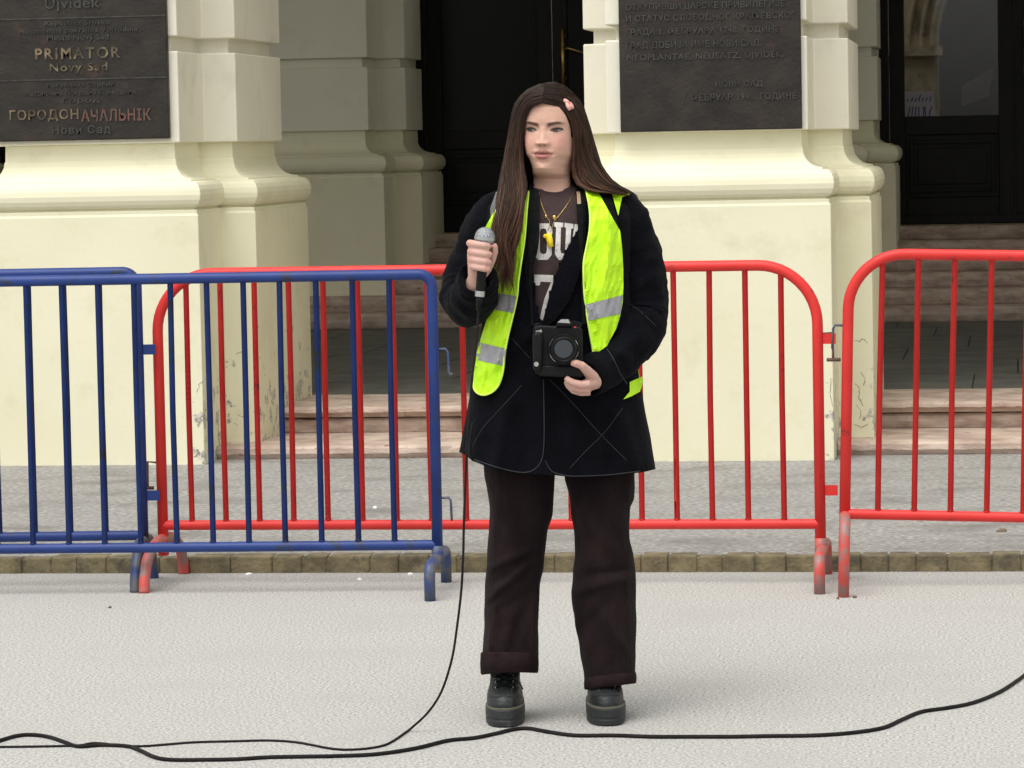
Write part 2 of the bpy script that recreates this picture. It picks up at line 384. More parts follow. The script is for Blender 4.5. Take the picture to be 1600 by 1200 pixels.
# steps
def rough_slab(mb, xa, xb, y0, y1, z0, z1, seed, over=.025, cut=.5):
    """a stone tread with a worn front arris"""
    n = int((xb-xa)/.025)+1; ring = []
    rs = random.Random(seed)
    for i in range(n+1):
        x = xa+(xb-xa)*i/n
        e = nz((x*9,seed,0),1)*.012 + nz((x*30,seed,3),1)*.006
        c = max(0, nz((x*5,seed,9),1)-.28)*.06
        ring.append([(x,y0+e*.4+c*.5,z0+.002),(x,y0-over*.3+e+c,z0+.012),(x,y0-over+e+c,(z0+z1)/2+e*.3),(x,y0-over+.004+e+c,z1-.014-c),(x,y0-over+.018+e,z1-.002-c*.4),(x,y0+.06,z1),(x,y1,z1),(x,y1,z0)])
    mb.loft(ring)
bayx = [(b,c) for (a,b),(c,d) in zip(order,order[1:])]
for i,(b,c) in enumerate(bayx):
    st = MB()
    xa, xb = b+.108, c-.108
    rough_slab(st, xa, xb, 16.21, 16.98, .045, .122, i*10+1)
    rough_slab(st, xa+.16, xb-.16, 16.93, 18.05, .122, .196, i*10+2, .012)
    rough_slab(st, xa+.16, xb-.16, 16.90, 17.72, .200, .256, i*10+3, .03)
    tag(hb(st, 'entrance_steps', M_step), 'worn pinkish stone steps with chipped edges')
fl = MB(); rf = random.Random(5); y = 17.722
ys = [17.722,18.9,20.1,21.3,22.5,23.6,24.3]
for r in range(len(ys)-1):
    x = x0-.3+rf.uniform(0,.5)-.5
    while x < x1+.3:
        L = rf.uniform(.75,1.1); fl.box((x+.004,ys[r]+.004,.1),(x+L-.004,ys[r+1]-.004,.2545+rf.uniform(-.0015,.0015))); x += L
hb(fl, 'portico_floor', M_floor)
fl = MB(); fl.box((x0-.3,17.73,.05),(x1+.3,24.4,.246)); hb(fl, 'floor_bed', M_dark)
st = MB(); hs_ = [.254,.36,.47,.575,.68,.785,.885]
for kx in range(6):
    y0 = 24.27+.31*kx
    rough_slab(st, x0-.3, x1+.3, y0, y0+.5 if kx<5 else 26.6, hs_[kx], hs_[kx+1], 40+kx, .02)
tag(hb(st, 'inner_steps', M_step), 'shaded stone steps rising to the doors')

# ------------------------------------------------------------------ writing on plates
_fonts = {}
def text_mesh(txt, bold=0.0, sp=1.0, res=3):
    c = bpy.data.curves.new('t', 'FONT'); c.body = txt; c.size = 1; c.offset = bold; c.resolution_u = res; c.space_character = sp; c.fill_mode = 'FRONT'
    o = bpy.data.objects.new('t', c); COL.objects.link(o)
    dg = bpy.context.evaluated_depsgraph_get(); ev = o.evaluated_get(dg); me = ev.to_mesh()
    vs = [v.co.copy() for v in me.vertices]; fs = [tuple(p.vertices) for p in me.polygons]
    ev.to_mesh_clear(); bpy.data.objects.remove(o); bpy.data.curves.remove(c)
    return vs, fs
def text_box(txt, bold=0.0, sp=1.0):
    vs, fs = text_mesh(txt, bold, sp)
    xa = min(v.x for v in vs); xb = max(v.x for v in vs); ya = min(v.y for v in vs); yb = max(v.y for v in vs)
    return [((v.x-xa)/(xb-xa), (v.y-ya)/(yb-ya)) for v in vs], fs
def lettering(txt, x0, x1, z0, z1, y, th, bold=.01, sp=1.1):
    """letters standing th proud of the vertical plane y"""
    uv, fs = text_box(txt, bold, sp); mb = MB()
    vf = [(x0+(x1-x0)*u, y-th, z0+(z1-z0)*v) for u, v in uv]; vb = [(x,y+.001,z) for x,_,z in vf]
    cnt = {}
    for f in fs:
        for a,b in zip(f, f[1:]+f[:1]): cnt[(a,b)] = 1
    n = len(vf); ff = list(fs)
    for (a,b) in cnt:
        if (b,a) not in cnt: ff.append((b,a,a+n,b+n))
    mb.add(vf+vb, ff); return mb
def at_pl(px, py, y): p = FP(px,py,y); return p.x, p.z
def plaque(label, pxs, zlo, ztop, lines, seps=()):
    yp = YB-.035
    x0, x1 = FP(pxs[0],120,yp).x, FP(pxs[1],120,yp).x
    root = thing('plaque', label, 'plaque', ((x0+x1)/2, YB, zlo)); root['absorg'] = ((x0+x1)/2,YB,zlo)
    pl = MB(); pl.box((x0,yp,zlo),(x1,YB+.001,ztop)); pl.build('plate', M_bronze, root, bevel=.006)
    sp_ = MB()
    for py in seps:
        z = FP((pxs[0]+pxs[1])/2, py, yp).z; sp_.box((x0+.004,yp-.004,z-.003),(x1-.004,yp+.001,z+.003))
    if seps: sp_.build('divider', M_bletter2, root)
    for ln in lines:
        txt, a, b, ya, yb, m = ln[:6]; mid = (a+b)/2
        lx0, lx1 = FP(a,ya,yp).x, FP(b,ya,yp).x
        lz1, lz0 = FP(mid,ya,yp).z, FP(mid,yb,yp).z
        lettering(txt, lx0, lx1, lz0, lz1, yp, .006, *(ln[6:] or (.012,1.08))).build('lettering', m, root)
    return root
plaque('dark bronze plaque reading PRIMATOR above red-stained ГОРОДОНАЧАЛЬНІК', (-45,262), FP(130,219,YB-.035).z, 2.72, [
    ('Újvidék', 70, 156, -8, 18, M_bletter2),
    ('Republika Srbsko', 70, 172, 32, 41, M_bletter2), ('Autonómna pokrajina Vojvodina', 30, 215, 43, 53, M_bletter2), ('Mesto Nový Sad', 74, 170, 54, 65, M_bletter2),
    ('PRIMATOR', 55, 188, 74, 92, M_bletter, .022, 1.25), ('Novy Sad', 78, 168, 98, 115, M_bletter, .014, 1.2),
    ('Република Сербия', 74, 178, 129, 137, M_bletter2), ('Автономна Покраїна Войводина', 40, 212, 141, 150, M_bletter2), ('Город', 98, 156, 153, 162, M_bletter2),
    ('ГОРОДОН', 15, 123, 171, 190, M_bletter, .016, 1.1), ('АЧАЛЬНІК', 127, 236, 170, 189, M_rletter, .016, 1.1), ('Нови Сад', 82, 173, 196, 211, M_bletter2, .012, 1.2)],
    seps=(28, 124))
plaque('plain dark grey bronze plaque of five text lines and a dated signature line', (968,1252), FP(1110,204,YB-.035).z, 2.72, [
    ('ОТКУПИВШИ ЦАРСКЕ ПРИВИЛЕГИЈЕ', 978, 1226, 3, 15, M_bletter2), ('И СТАТУС СЛОБОДНОГ КРАЉЕВСКОГ', 978, 1243, 21, 33, M_bletter2),
    ('ГРАДА 1. ФЕБРУАРА 1748. ГОДИНЕ', 978, 1218, 42, 54, M_bletter2), ('ГРАД ДОБИЈА ИМЕ НОВИ САД,', 978, 1190, 63, 76, M_bletter2),
    ('NEOPLANTAE, NEUSATZ, ÚJVIDÉK.', 980, 1225, 80, 95, M_bletter2), ('НОВИ САД', 1118, 1192, 126, 137, M_bletter2), ('1. ФЕБРУАР 1998. ГОДИНЕ', 1068, 1245, 145, 158, M_bletter2)])
# notice taped inside the right-hand door
pa = FP(1414,190,YD-.004); pb_ = FP(1460,142,YD-.004)
nt_ = thing('notice', 'small purple-lettered paper notice behind the door glass on the right', 'notice', (pa.x,YD+.02,pa.z)); nt_['absorg'] = (pa.x,YD+.02,pa.z)
mb = MB(); mb.box((pa.x,YD+.018,pa.z),(pb_.x,YD+.0205,pb_.z)); mb.build('paper', M_paper, nt_)
mb = MB(); rn = random.Random(2)
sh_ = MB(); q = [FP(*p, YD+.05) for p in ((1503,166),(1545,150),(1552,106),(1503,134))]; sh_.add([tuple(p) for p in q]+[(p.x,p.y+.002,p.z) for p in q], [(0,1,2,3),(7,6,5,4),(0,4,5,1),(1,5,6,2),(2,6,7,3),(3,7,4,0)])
so_ = sh_.build('sky_reflection_sheet', mat('sky_reflection_blue', (.85,.90,1.0), rough=.7), None); tag(so_, 'slanted bluish-white sheet imitating a sky reflection in the right door glass', 'paper'); base_at(so_)  # flat bluish sheet added to imitate sky reflected in the door glass
for i in range(7):
    xx = pa.x+.02+i*.028; mb.tube([(xx,YD+.015,pa.z+.02),(xx+rn.uniform(-.008,.012),YD+.015,pa.z+.07),(xx+rn.uniform(-.01,.02),YD+.015,pa.z+.11)], .0045, 5)
    mb.tube([(xx,YD+.015,pa.z+.15),(xx+rn.uniform(0,.02),YD+.015,pa.z+.17+rn.uniform(0,.03))], .0045, 5)
mb.build('scribble', M_purple, nt_)
# ------------------------------------------------------------------ crowd barriers
M_red = mat('red_paint', (.60,.026,.022), (.68,.036,.030), .45, 7, 5, (.3,.7), .06, 40, c3=(.20,.028,.028), s3=16, t3=(.63,.70), spec=.35)
M_blue = mat('blue_paint', (.011,.032,.155), (.018,.050,.22), .45, 7, 5, (.3,.7), .06, 40, c3=(.030,.034,.045), s3=14, t3=(.55,.66), spec=.35)
M_redfoot = mat('scraped_red_foot', (.58,.075,.06), (.27,.17,.155), .5, 22, 6, (.42,.6), .1, 60)
M_bluefoot = mat('scraped_blue_foot', (.030,.055,.16), (.10,.105,.105), .5, 18, 6, (.42,.6), .1, 60)
M_rust = mat('rusty_iron', (.09,.05,.035), (.16,.10,.07), .8, 30, 5, (.3,.7), .2, 80)
rj = random.Random(21)
def barrier(label, base, rz, L, H, R, zr, xs, m, mf, foot='arch', hook=(), spread=.25, lean=0, group='crowd control barriers in front of the building', r=.019, rb=.0102, zend=.1, lastfoot=True):
    t = thing('crowd_barrier', label, 'barrier', base, rz, group, ry=lean)
    def b(mb, n, mm, **k): o = mb.build(n, mm, None, smooth=True); o.parent = t; return o
    pts = [(0,0,zend),(0,0,H-R-r)]
    pts += [(R-R*math.cos(a), 0, H-r-R+R*math.sin(a)) for a in [math.pi/2*i/12 for i in range(1,13)]]
    pts += [(L-R+R*math.sin(a), 0, H-r-R+R*math.cos(a)) for a in [math.pi/2*i/12 for i in range(0,13)]]
    pts += [(L,0,zend)]
    fr = MB(); fr.tube(pts, r, 14); b(fr, 'frame', m)
    br = MB(); br.tube([(0,0,zr),(L,0,zr)], r*.95, 14, cap=False); b(br, 'bottom_rail', m)
    for x in xs:
        zt = H-r
        if x < R: zt = H-r-R+math.sqrt(max(0,R*R-(R-x)**2))
        if x > L-R: zt = H-r-R+math.sqrt(max(0,R*R-(x-L+R)**2))
        bj = rj.uniform(-.0025,.0025); q = MB(); q.tube([(x+rj.uniform(-.001,.001),0,zr+.006),(x+bj,rj.uniform(-.003,.003),(zr+zt)/2),(x+rj.uniform(-.001,.001),0,zt-.004)], rb, 10, cap=False)
        for zz in (zr+r*.9, zt-.002): q.ball((x,0,zz), (rb*1.35,rb*1.35,rb*.55), 8, 5); b(q, 'bar', m)
    for x in (0, L):
        q = MB(); s = spread; ft = foot if isinstance(foot, str) else foot[0 if x == 0 else 1]
        if ft == 'tall':
            p = [(x,-s,0),(x,-s+.004,.2),(x,-s+.02,.235),(x,-s+.05,.247),(x,s-.05,.247),(x,s-.02,.235),(x,s-.004,.2),(x,s,0)]; q.tube(p, r*1.02, 12)
        elif ft == 'arch':
            p = cr([(x,-s,0),(x,-s+.012,.055),(x,-s+.06,.115),(x,-.11,.152),(x,0,.160),(x,.11,.152),(x,s-.06,.115),(x,s-.012,.055),(x,s,0)], 5)
            q.tube(p, r*1.02, 12)
        else:
            p = [(x,-s,0),(x,-s,.085)] + [(x,-s+.03-.03*math.cos(a),.085+.03*math.sin(a)) for a in (.5,1,1.4)] + [(x,-s+.06,.119),(x,s-.06,.119)] + [(x,s-.03+.03*math.sin(a),.085+.03*math.cos(a)) for a in (.2,.6,1.1,1.5)] + [(x,s,0)]
            if isinstance(foot, tuple): p = [(a_-min(0,b_)*.057,b_,c_) for a_,b_,c_ in p]
            q.tube(p, r*1.02, 12)
            q.tube([(x,0,.1),(x,0,.16)], r*1.1, 12)
        f = b(q, 'foot', mf)
    for kind, side, z in hook:
        q = MB(); x = 0 if side < 0 else L
        if kind == 'tab': q.box((min(x,x+side*.062),-.004,z-.018),(max(x,x+side*.062),.004,z+.018))
        elif kind == 'pin':
            q.tube([(x+side*.012,0,z+.012),(x+side*.05,0,z+.016),(x+side*.052,0,z-.055),(x+side*.052,0,z-.08)], .0045, 7); q.tube([(x+side*.03,0,z-.078),(x+side*.078,0,z-.078)], .0065, 7)
        else:
            q.tube([(x+side*.012,0,z),(x+side*.043,0,z+.001),(x+side*.050,0,z-.01),(x+side*.052,0,z-.08)] + ([(x+side*.058,0,z-.088),(x+side*.066,0,z-.084)] if kind=='hook2' else []), .0045, 7)
        o_ = b(q, 'coupling', m if kind == 'tab' else (M_rust if kind == 'pin' else M_bluefoot))
        if kind == 'tab': o_.data.polygons.foreach_set('use_smooth', [False]*len(o_.data.polygons))
    return t
def spaced(a, st, b): 
    o = []; x = a
    while x < b: o.append(x); x += st
    return o
# middle red
a = G(257,911); c = G(1283,912); L = (c-a).length
barrier('long red barrier right behind the standing person, partly behind the blue bars', a, math.atan2(c.y-a.y,c.x-a.x), L, 1.125, .205, .208,
        [.1243*i - .0165 for i in range(1, 19) if .1243*i < L-.03], M_red, M_redfoot, ('arch','square'), [('tab',1,.85),('pin',1,.855),('tab',1,.325),('pin',-1,.42)], spread=.27)
# right red
a = G(1318,918); an = math.radians(2.8)
barrier('red barrier at the right edge, slightly taller and angled towards the viewer', a, an, 2.30, 1.165, .19, .254, [.113+.1228*i for i in range(18)], M_red, M_redfoot, 'tall', [('hook1',-1,.90)], spread=.25, lean=.030)
# front blue
a = G(685,924); an = math.radians(3.0); L = 2.3
c = a - Vector((math.cos(an),math.sin(an),0))*L
barrier('front blue barrier whose rounded end and foot stop left of the person', c, an, L, 1.118, .045, .162, [L-.148-.1275*i for i in range(17)], M_blue, M_bluefoot, 'square', [('hook2',1,.84),('hook1',1,.325)], spread=.25, zend=.12)
bpy.context.view_layer.update()
# rear blue
a = G(226,914); an = math.radians(5.0); L = 2.3
c = a - Vector((math.cos(an),math.sin(an),0))*L
barrier('rear blue barrier at the left edge, its post just left of the red curve', c, an, L, 1.135, .05, .178, [L-.133-.1275*i for i in range(17)], M_blue, M_bluefoot, 'arch', [('tab',1,.84),('tab',1,.32)], spread=.2, zend=.1)
# ------------------------------------------------------------------ the standing person
M_skin = mat('skin', (.5,.3,.25), rough=.5, vcol='Col', spec=.4, bump=.04, bscale=400)
M_skin.node_tree.nodes['Principled BSDF'].inputs['Subsurface Weight'].default_value = .12
M_skin.node_tree.nodes['Principled BSDF'].inputs['Subsurface Radius'].default_value = (.012,.005,.003)
M_skin.node_tree.nodes['Principled BSDF'].inputs['Subsurface Scale'].default_value = .5
M_hair = mat('brown_hair', (.03,.02,.012), rough=.5, vcol='Col', spec=.22)
M_eye = mat('eye_white', (.20,.165,.15), rough=.2)
M_iris = mat('dark_iris', (.035,.02,.012), rough=.1)
M_lash = mat('lashes', (.02,.013,.01), rough=.7)
M_coat = mat('black_coat_cloth', (.0020,.0022,.0036), (.0042,.0045,.0068), .95, 16, 6, (.3,.7), .45, 90, spec=.07, sheen=.02)
M_pipe = mat('coat_seam_thread', (.017,.020,.024), rough=.7)
M_shirt = mat('brown_cotton', (.034,.020,.020), (.048,.029,.028), .95, 30, 5, (.3,.7), .2, 150)
M_print = mat('cracked_white_print', (.62,.61,.58), (.52,.50,.47), .8, 60, 5, (.4,.6), c3=(.10,.07,.065), s3=85, t3=(.60,.66))
M_trou = mat('dark_aubergine_denim', (.0065,.0035,.0045), (.0165,.0100,.0105), .95, 9, 7, (.3,.7), .4, 130, c3=(.028,.0165,.016), s3=6, t3=(.52,.8), sx=(1,1,.45), spec=.10, sheen=.02)
M_cuff = mat('turned_up_denim', (.014,.0080,.0095), (.024,.014,.0155), .95, 30, 7, (.3,.7), .4, 160, spec=.08)
M_vest = mat('fluorescent_yellow_fabric', (.47,.82,.004), (.54,.90,.010), .62, 10, 5, (.3,.7), .12, 70)
M_vedge = mat('vest_binding', (.66,.95,.12), rough=.7)
M_refl = mat('reflective_tape', (.27,.27,.29), (.33,.33,.35), .4, 40, 4, (.3,.7), .1, 90, metal=.1)
M_boot = mat('black_boot_leather', (.005,.0065,.007), (.012,.015,.015), .5, 12, 6, (.3,.7), .35, 60, c3=(.050,.056,.055), s3=14, t3=(.6,.8))
M_sole = mat('rubber_sole', (.009,.011,.012), (.020,.023,.023), .65, 18, 6, (.3,.7), .2, 60, c3=(.09,.09,.085), s3=16, t3=(.62,.8))
M_welt = mat('boot_welt', (.085,.08,.06), rough=.7)
M_gold = mat('gold_chain', (.60,.40,.13), rough=.35, metal=.9)
M_yell = mat('yellow_plastic', (.85,.62,.02), rough=.35)
M_clip = mat('pink_clip', (.62,.22,.20), (.75,.40,.33), .35, 60, 3, (.4,.6))
M_blk = mat('black_plastic', (.0025,.0025,.003), (.005,.005,.0056), .45, 30, 4, (.3,.7), .15, 200, spec=.22)
M_strap = mat('black_webbing', (.0025,.0032,.003), (.0065,.0078,.0072), .85, 50, 4, (.3,.7), .2, 200, spec=.1)
M_mgrey = mat('grey_mic_grille', (.40,.42,.44), (.22,.235,.25), .4, 260, 2, (.4,.6), .5, 300, metal=.55)
M_silver = mat('silver_metal', (.50,.51,.50), rough=.3, metal=.9)
M_grey = mat('grey_strap', (.10,.10,.10), (.14,.14,.14), .8, 40, 4)
M_glassl = mat('lens_cap_plastic', (.030,.036,.042), rough=.45, spec=.5)

person = thing('person', 'long-haired person in black coat and fluorescent yellow vest holding a microphone and a camera', 'person', PB, absolute=True)
def pbuild(mb, name, m, parent=None, **k):
    o = mb.build(name, m, None, org=PB, **k); o.parent = parent or person; return o
def setcol(o, cols):
    a = o.data.color_attributes.new('Col', 'FLOAT_COLOR', 'POINT')
    a.data.foreach_set('color', [c for col in cols for c in (*col, 1)])
def sgn(x, p): return math.copysign(abs(x)**p, x)
def ring_p(xl, xr, yfun, dyf, dyb, n=96, e=2.5, fold=None):
    out = []; cx = (xl+xr)/2; hw = (xr-xl)/2; cy = (dyf+dyb)/2; hd = (dyb-dyf)/2
    for k in range(n):
        a = 2*math.pi*k/n
        u = sgn(math.cos(a), 2/e); v = sgn(math.sin(a), 2/e)
        px = cx+hw*u; y = yfun(px) if callable(yfun) else yfun
        s = 1+(fold(a, y) if fold else 0)
        out.append(P(cx+hw*u*s, y, cy-hd*v*s))
    return out

# ---- head: one dense loft from the neck to the crown, features as displacement
HC = P(862.5, 203, -.02); HY = math.radians(-15.5); HROLL = math.radians(-1.5)
hx = R0*math.cos(HY) + (-DH)*0; 
def rotz(v, a): return Vector((v.x*math.cos(a)-v.y*math.sin(a), v.x*math.sin(a)+v.y*math.cos(a), v.z))
HX = rotz(R0, HY); HF = rotz(-DH, HY); HZ = Vector((0,0,1))
HX2 = HX*math.cos(HROLL)+HZ*math.sin(HROLL); HZ2 = HZ*math.cos(HROLL)-HX*math.sin(HROLL)
def HL(x, f, z): return HC + HX2*x + HF*f + HZ2*z
htab = [(-.215,.064,.046,.064,2.0),(-.17,.0530,.040,.062,2.0),(-.14,.0500,.030,.066,2.0),(-.129,.0490,.031,.070,2.0),(-.122,.0485,.046,.074,1.95),(-.1150,.0495,.075,.075,1.8),(-.108,.0500,.0865,.076,1.66),(-.099,.0510,.0930,.080,1.68),
        (-.08,.0562,.0955,.084,1.85),(-.062,.0650,.0955,.088,2.1),(-.04,.0685,.0950,.09,2.25),(-.02,.0715,.0945,.098,2.3),(.0,.0725,.0945,.1,2.3),(.03,.0745,.0985,.104,2.3),(.055,.075,.0965,.104,2.2),(.077,.069,.086,.095,2.1),(.095,.054,.065,.074,2.0),(.1065,.036,.042,.05,2.0),(.1125,.015,.018,.02,2.0),(.114,.001,.001,.001,2.0)]
def ga(x, c, s): return math.exp(-((x-c)/s)**2)
def feat(x, z):
    d = 0; ax = abs(x)
    t = min(1,max(0,(-z)/.037))
    if z < .012: 
        fall = 1 if z > -.034 else math.exp(-((z+.034)/.0058)**2)
        up = 1 if z < 0 else math.exp(-(z/.008)**2)
        d += (.0035+.0145*t**1.3)*math.exp(-(ax/(.0088+.0040*t))**2)*fall*up
    d += .0080*ga(ax,.0128,.0058)*ga(z,-.0350,.0060)
    d += -.0080*ga(ax,.033,.0155)*ga(z,.0015,.0105) - .004*ga(ax,.015,.006)*ga(z,.003,.009)
    d += .0062*ga(ax,.0345,.0125)*ga(z,-.0015,.0065)
    d += .0030*ga(ax,.030,.020)*ga(z,.0185,.0065)
    d += .0062*ga(ax,.044,.020)*ga(z,-.036,.020)
    d += .0064*ga(x,0,.0195)*ga(z,-.0560,.0044) + .0090*ga(x,0,.0165)*ga(z,-.0700,.0056)
    d += -.0052*ga(x,0,.022)*ga(z,-.0626,.0018) - .0026*ga(ax,.0265,.005)*ga(z,-.064,.005)
    d += -.0050*ga(x,0,.017)*ga(z,-.0835,.0055) + .0045*ga(x,0,.016)*ga(z,-.0990,.0095)
    d += -.0016*ga(ax,.0225,.004)*ga(z+.9*(ax-.0225),-.045,.012) + .0035*ga(ax,.047,.016)*ga(z,-.060,.018)          # nasolabial
    return d
def facecol(x, z, f):
    base = [.600,.362,.272]
    def mixc(c, a):
        a = max(0,min(1,a))
        for i in range(3): base[i] += (c[i]-base[i])*a
    ax = abs(x)
    mixc((.61,.28,.24), .60*ga(ax,.044,.020)*ga(z,-.030,.022)); mixc((.56,.27,.22), .45*ga(x,0,.011)*ga(z,-.034,.010))
    mixc((.42,.25,.20), .40*ga(ax,.033,.017)*ga(z,.004,.009)); mixc((.44,.26,.21), .30*ga(ax,.030,.012)*ga(z,-.012,.004))
    if f > .02:
        # lips: cupid's bow above, full lower lip
        hwm = .0262
        if ax < hwm:
            q = 1-(ax/hwm)**2
            up = -.0628+.0112*q**1.05-.0030*ga(x,0,.0035)+.0004; lo = -.0628-.0150*q**.95
            e = .0010
            a = min(1, max(0, (up-z)/e+.5))*min(1, max(0, (z-lo)/e+.5))
            mixc((.36,.125,.112), a*.85)
            mixc((.13,.04,.035), .85*ga(z,-.0627,.0012)*min(1,q*3))
        # brows
        for sg in (-1,1):
            bx = sg*x
            if .010 < bx < .057:
                t = (bx-.010)/.047; zc = .0118+.0072*math.sin(min(1,t*1.1)*math.pi*.60)-.0030*max(0,t-.6)*2
                th = .0050*(1-.50*t)+.0005
                mixc((.050,.028,.020), .92*math.exp(-((z-zc)/th)**4)*min(1,t*6+.25)*min(1,(1-t)*3.5))
        mixc((.10,.035,.03), .85*ga(ax,.0070,.0036)*ga(z,-.0408,.0024))          # nostrils
        mixc((.40,.22,.18), .45*ga(z,-.0435,.0018)*ga(ax,.0,.013))
    n = nz((x*90,z*90,f*50),1)*.022 + nz((x*400,z*400,f*200),1)*.020 + nz((x*30,z*30,f*20),1)*.02
    return (base[0]+n, base[1]+n*.7, base[2]+n*.6)
rows, colsn = 250, 230
hv = []; hcols = []; hlocal = []
zs = [-.215+(.114+.215)*(i/(rows-1)) for i in range(rows)]
for z in zs:
    ww, ff, bb, ee = lerp_tab(htab, z)
    ring = []
    for j in range(colsn):
        a0 = 2*math.pi*j/colsn; a = a0 - .45*math.sin(a0)          # denser towards the face (a=0)
        c, s_ = math.cos(a), math.sin(a)
        x = ww*sgn(s_, 2/ee); y = (ff if c > 0 else bb)*sgn(c, 2/ee)
        if c > 0: y += feat(x, z)*min(1, max(0, c*2.2))
        hcols.append(facecol(x, z, y)); hlocal.append((x,y,z)); ring.append(HL(x,y,z))
    hv.append(ring)
head = MB(); head.loft(hv); nhead = len(head.v)
hcols += [(.5,.32,.26)]*(nhead-len(hcols))
head_bvh = BVHTree.FromPolygons([Vector(v) for v in head.v], head.f)

# ---- body under the clothes, arms and hands as one surface
bd = MB()
bd.tube([P(866,300,.03),P(868,330,.03),P(870,400,.02),P(870,480,.02),P(870,560,.03),P(870,620,.03),P(870,650,.03)], [(.06,.05),(.13,.07),(.135,.085),(.11,.08),(.13,.085),(.15,.09),(.13,.08)], 24, flat=R0)
bd.tube([P(864,262,.01),P(865,300,.03),P(866,330,.03)], [.030,.034,.05], 16)
for pts, rr in (([P(820,635,.02),P(812,720,.02),P(808,850,.0),P(800,960,.02),P(791,1050,.03),P(790,1085,.03)], [.085,.08,.055,.045,.030,.028]),
                ([P(925,635,.02),P(932,720,.02),P(940,850,.0),P(945,960,.02),P(948,1060,.03),P(948,1090,.03)], [.085,.08,.055,.045,.030,.028])):
    bd.tube(pts, rr, 16)
for x, xt in ((790,790),(948,948)):
    bd.tube([P(x,1088,.06),P(x,1102,.0),P(xt,1112,-.08)], [.032,.032,.022], 12)
# arms
bd.tube([P(812,330,.03),P(775,350,.03),P(752,400,.02),P(734,462,.0),P(738,458,-.10),P(743,446,-.19),P(744,436,-.232)], [.045,.040,.036,.034,.032,.028,.023], 16)
bd.tube([P(925,330,.03),P(965,350,.03),P(990,430,.02),P(998,500,.0),P(972,546,-.07),P(946,576,-.13),P(930,593,-.19)], [.045,.040,.036,.034,.032,.026,.023], 16)
# hand closed round the microphone
HM = -.285
bd.tube([P(743,381,HM+.036),P(742,398,HM+.034),P(743,415,HM+.038),P(744,434,HM+.052),P(742,452,HM+.075)], [(.017,.013),(.021,.015),(.021,.017),(.021,.019),(.023,.021)], 14, flat=R0)
for i, (yk, ln) in enumerate(((382.5,0),(395.5,2),(407.5,1),(418.5,-1))):
    bd.tube([P(743,yk,HM+.030),P(736+i,yk-2,HM+.012),P(734+i,yk-2.5,HM-.004),P(739+i*.6,yk-1.6,HM-.020),P(748,yk,HM-.0275),P(757+ln,yk+1.6,HM-.0280),P(763+ln,yk+2.4,HM-.021),P(765+ln,yk+3,HM-.013)],
            [.0096,.0100,.0101-.0004*i,.0100-.0004*i,.0092-.0003*i,.0094-.0004*i,.0086,.0064], 12)
bd.tube([P(750,432,HM+.035),P(761,420,HM+.024),P(769,405,HM+.010),P(773,393,HM+.000),P(773,385,HM-.006),P(772,381,HM-.009)], [.015,.0130,.0105,.0096,.0086,.0062], 12)
# hand carrying the camera from below
bd.tube([P(930,596,-.190),P(922,600,-.205),P(912,603,-.215),P(904,603,-.215)], [(.024,.021),(.032,.018),(.037,.016),(.034,.013)], 14, flat=DH)
for i, (dy, yo) in enumerate(((-.252,-1),(-.238,6.5),(-.214,11),(-.190,11))):
    bd.tube([P(922,601+yo,dy),P(908,602+yo,dy-.003),P(896,599+yo,dy-.004),P(888,594.5+yo*.7,dy-.002),P(884,590+yo*.5,dy)], [.0108,.0104,.0096,.0088,.0072], 12)
bd.tube([P(928,592,-.215),P(918,580,-.243),P(909,571,-.262),P(899,567.5,-.268),P(892,566.5,-.266)], [.017,.0135,.0110,.0104,.0080], 12)
tmp = MB(); tmp.v = bd.v; tmp.f = bd.f; tmp.m = bd.m
to = tmp.build('tmp', M_skin, None)
rm = to.modifiers.new('r', 'REMESH'); rm.mode = 'VOXEL'; rm.voxel_size = .0030
sm = to.modifiers.new('s', 'SMOOTH'); sm.factor = .5; sm.iterations = 3
dg = bpy.context.evaluated_depsgraph_get(); ev = to.evaluated_get(dg); me = ev.to_mesh()
bv = [tuple(v.co) for v in me.vertices]; bf = [tuple(p.vertices) for p in me.polygons]
ev.to_mesh_clear(); bpy.data.objects.remove(to)
body = MB(); body.v = list(head.v); body.f = list(head.f); body.m = [0]*len(head.f)
body.add(bv, bf)
cols = list(hcols)
knk = [P(733,381,HM-.01),P(732,394,HM-.01),P(732,407,HM-.01),P(734,420,HM-.01),P(765,383,HM-.02),P(767,397,HM-.02),P(765,410,HM-.02),P(761,423,HM-.02),P(773,384,HM-.01),P(892,566,-.27),P(905,604,-.25)]
for v in bv:
    d = min((Vector(v)-k).length for k in knk); a = .6*math.exp(-(d/.014)**2)
    b_ = (.56,.345,.28); c_ = (.58,.27,.23); n_ = nz(Vector(v)*60,1)*.02
    cols.append(tuple(b_[i]+(c_[i]-b_[i])*a+n_ for i in range(3)))
bo = pbuild(body, 'body', M_skin, smooth=True); setcol(bo, cols)
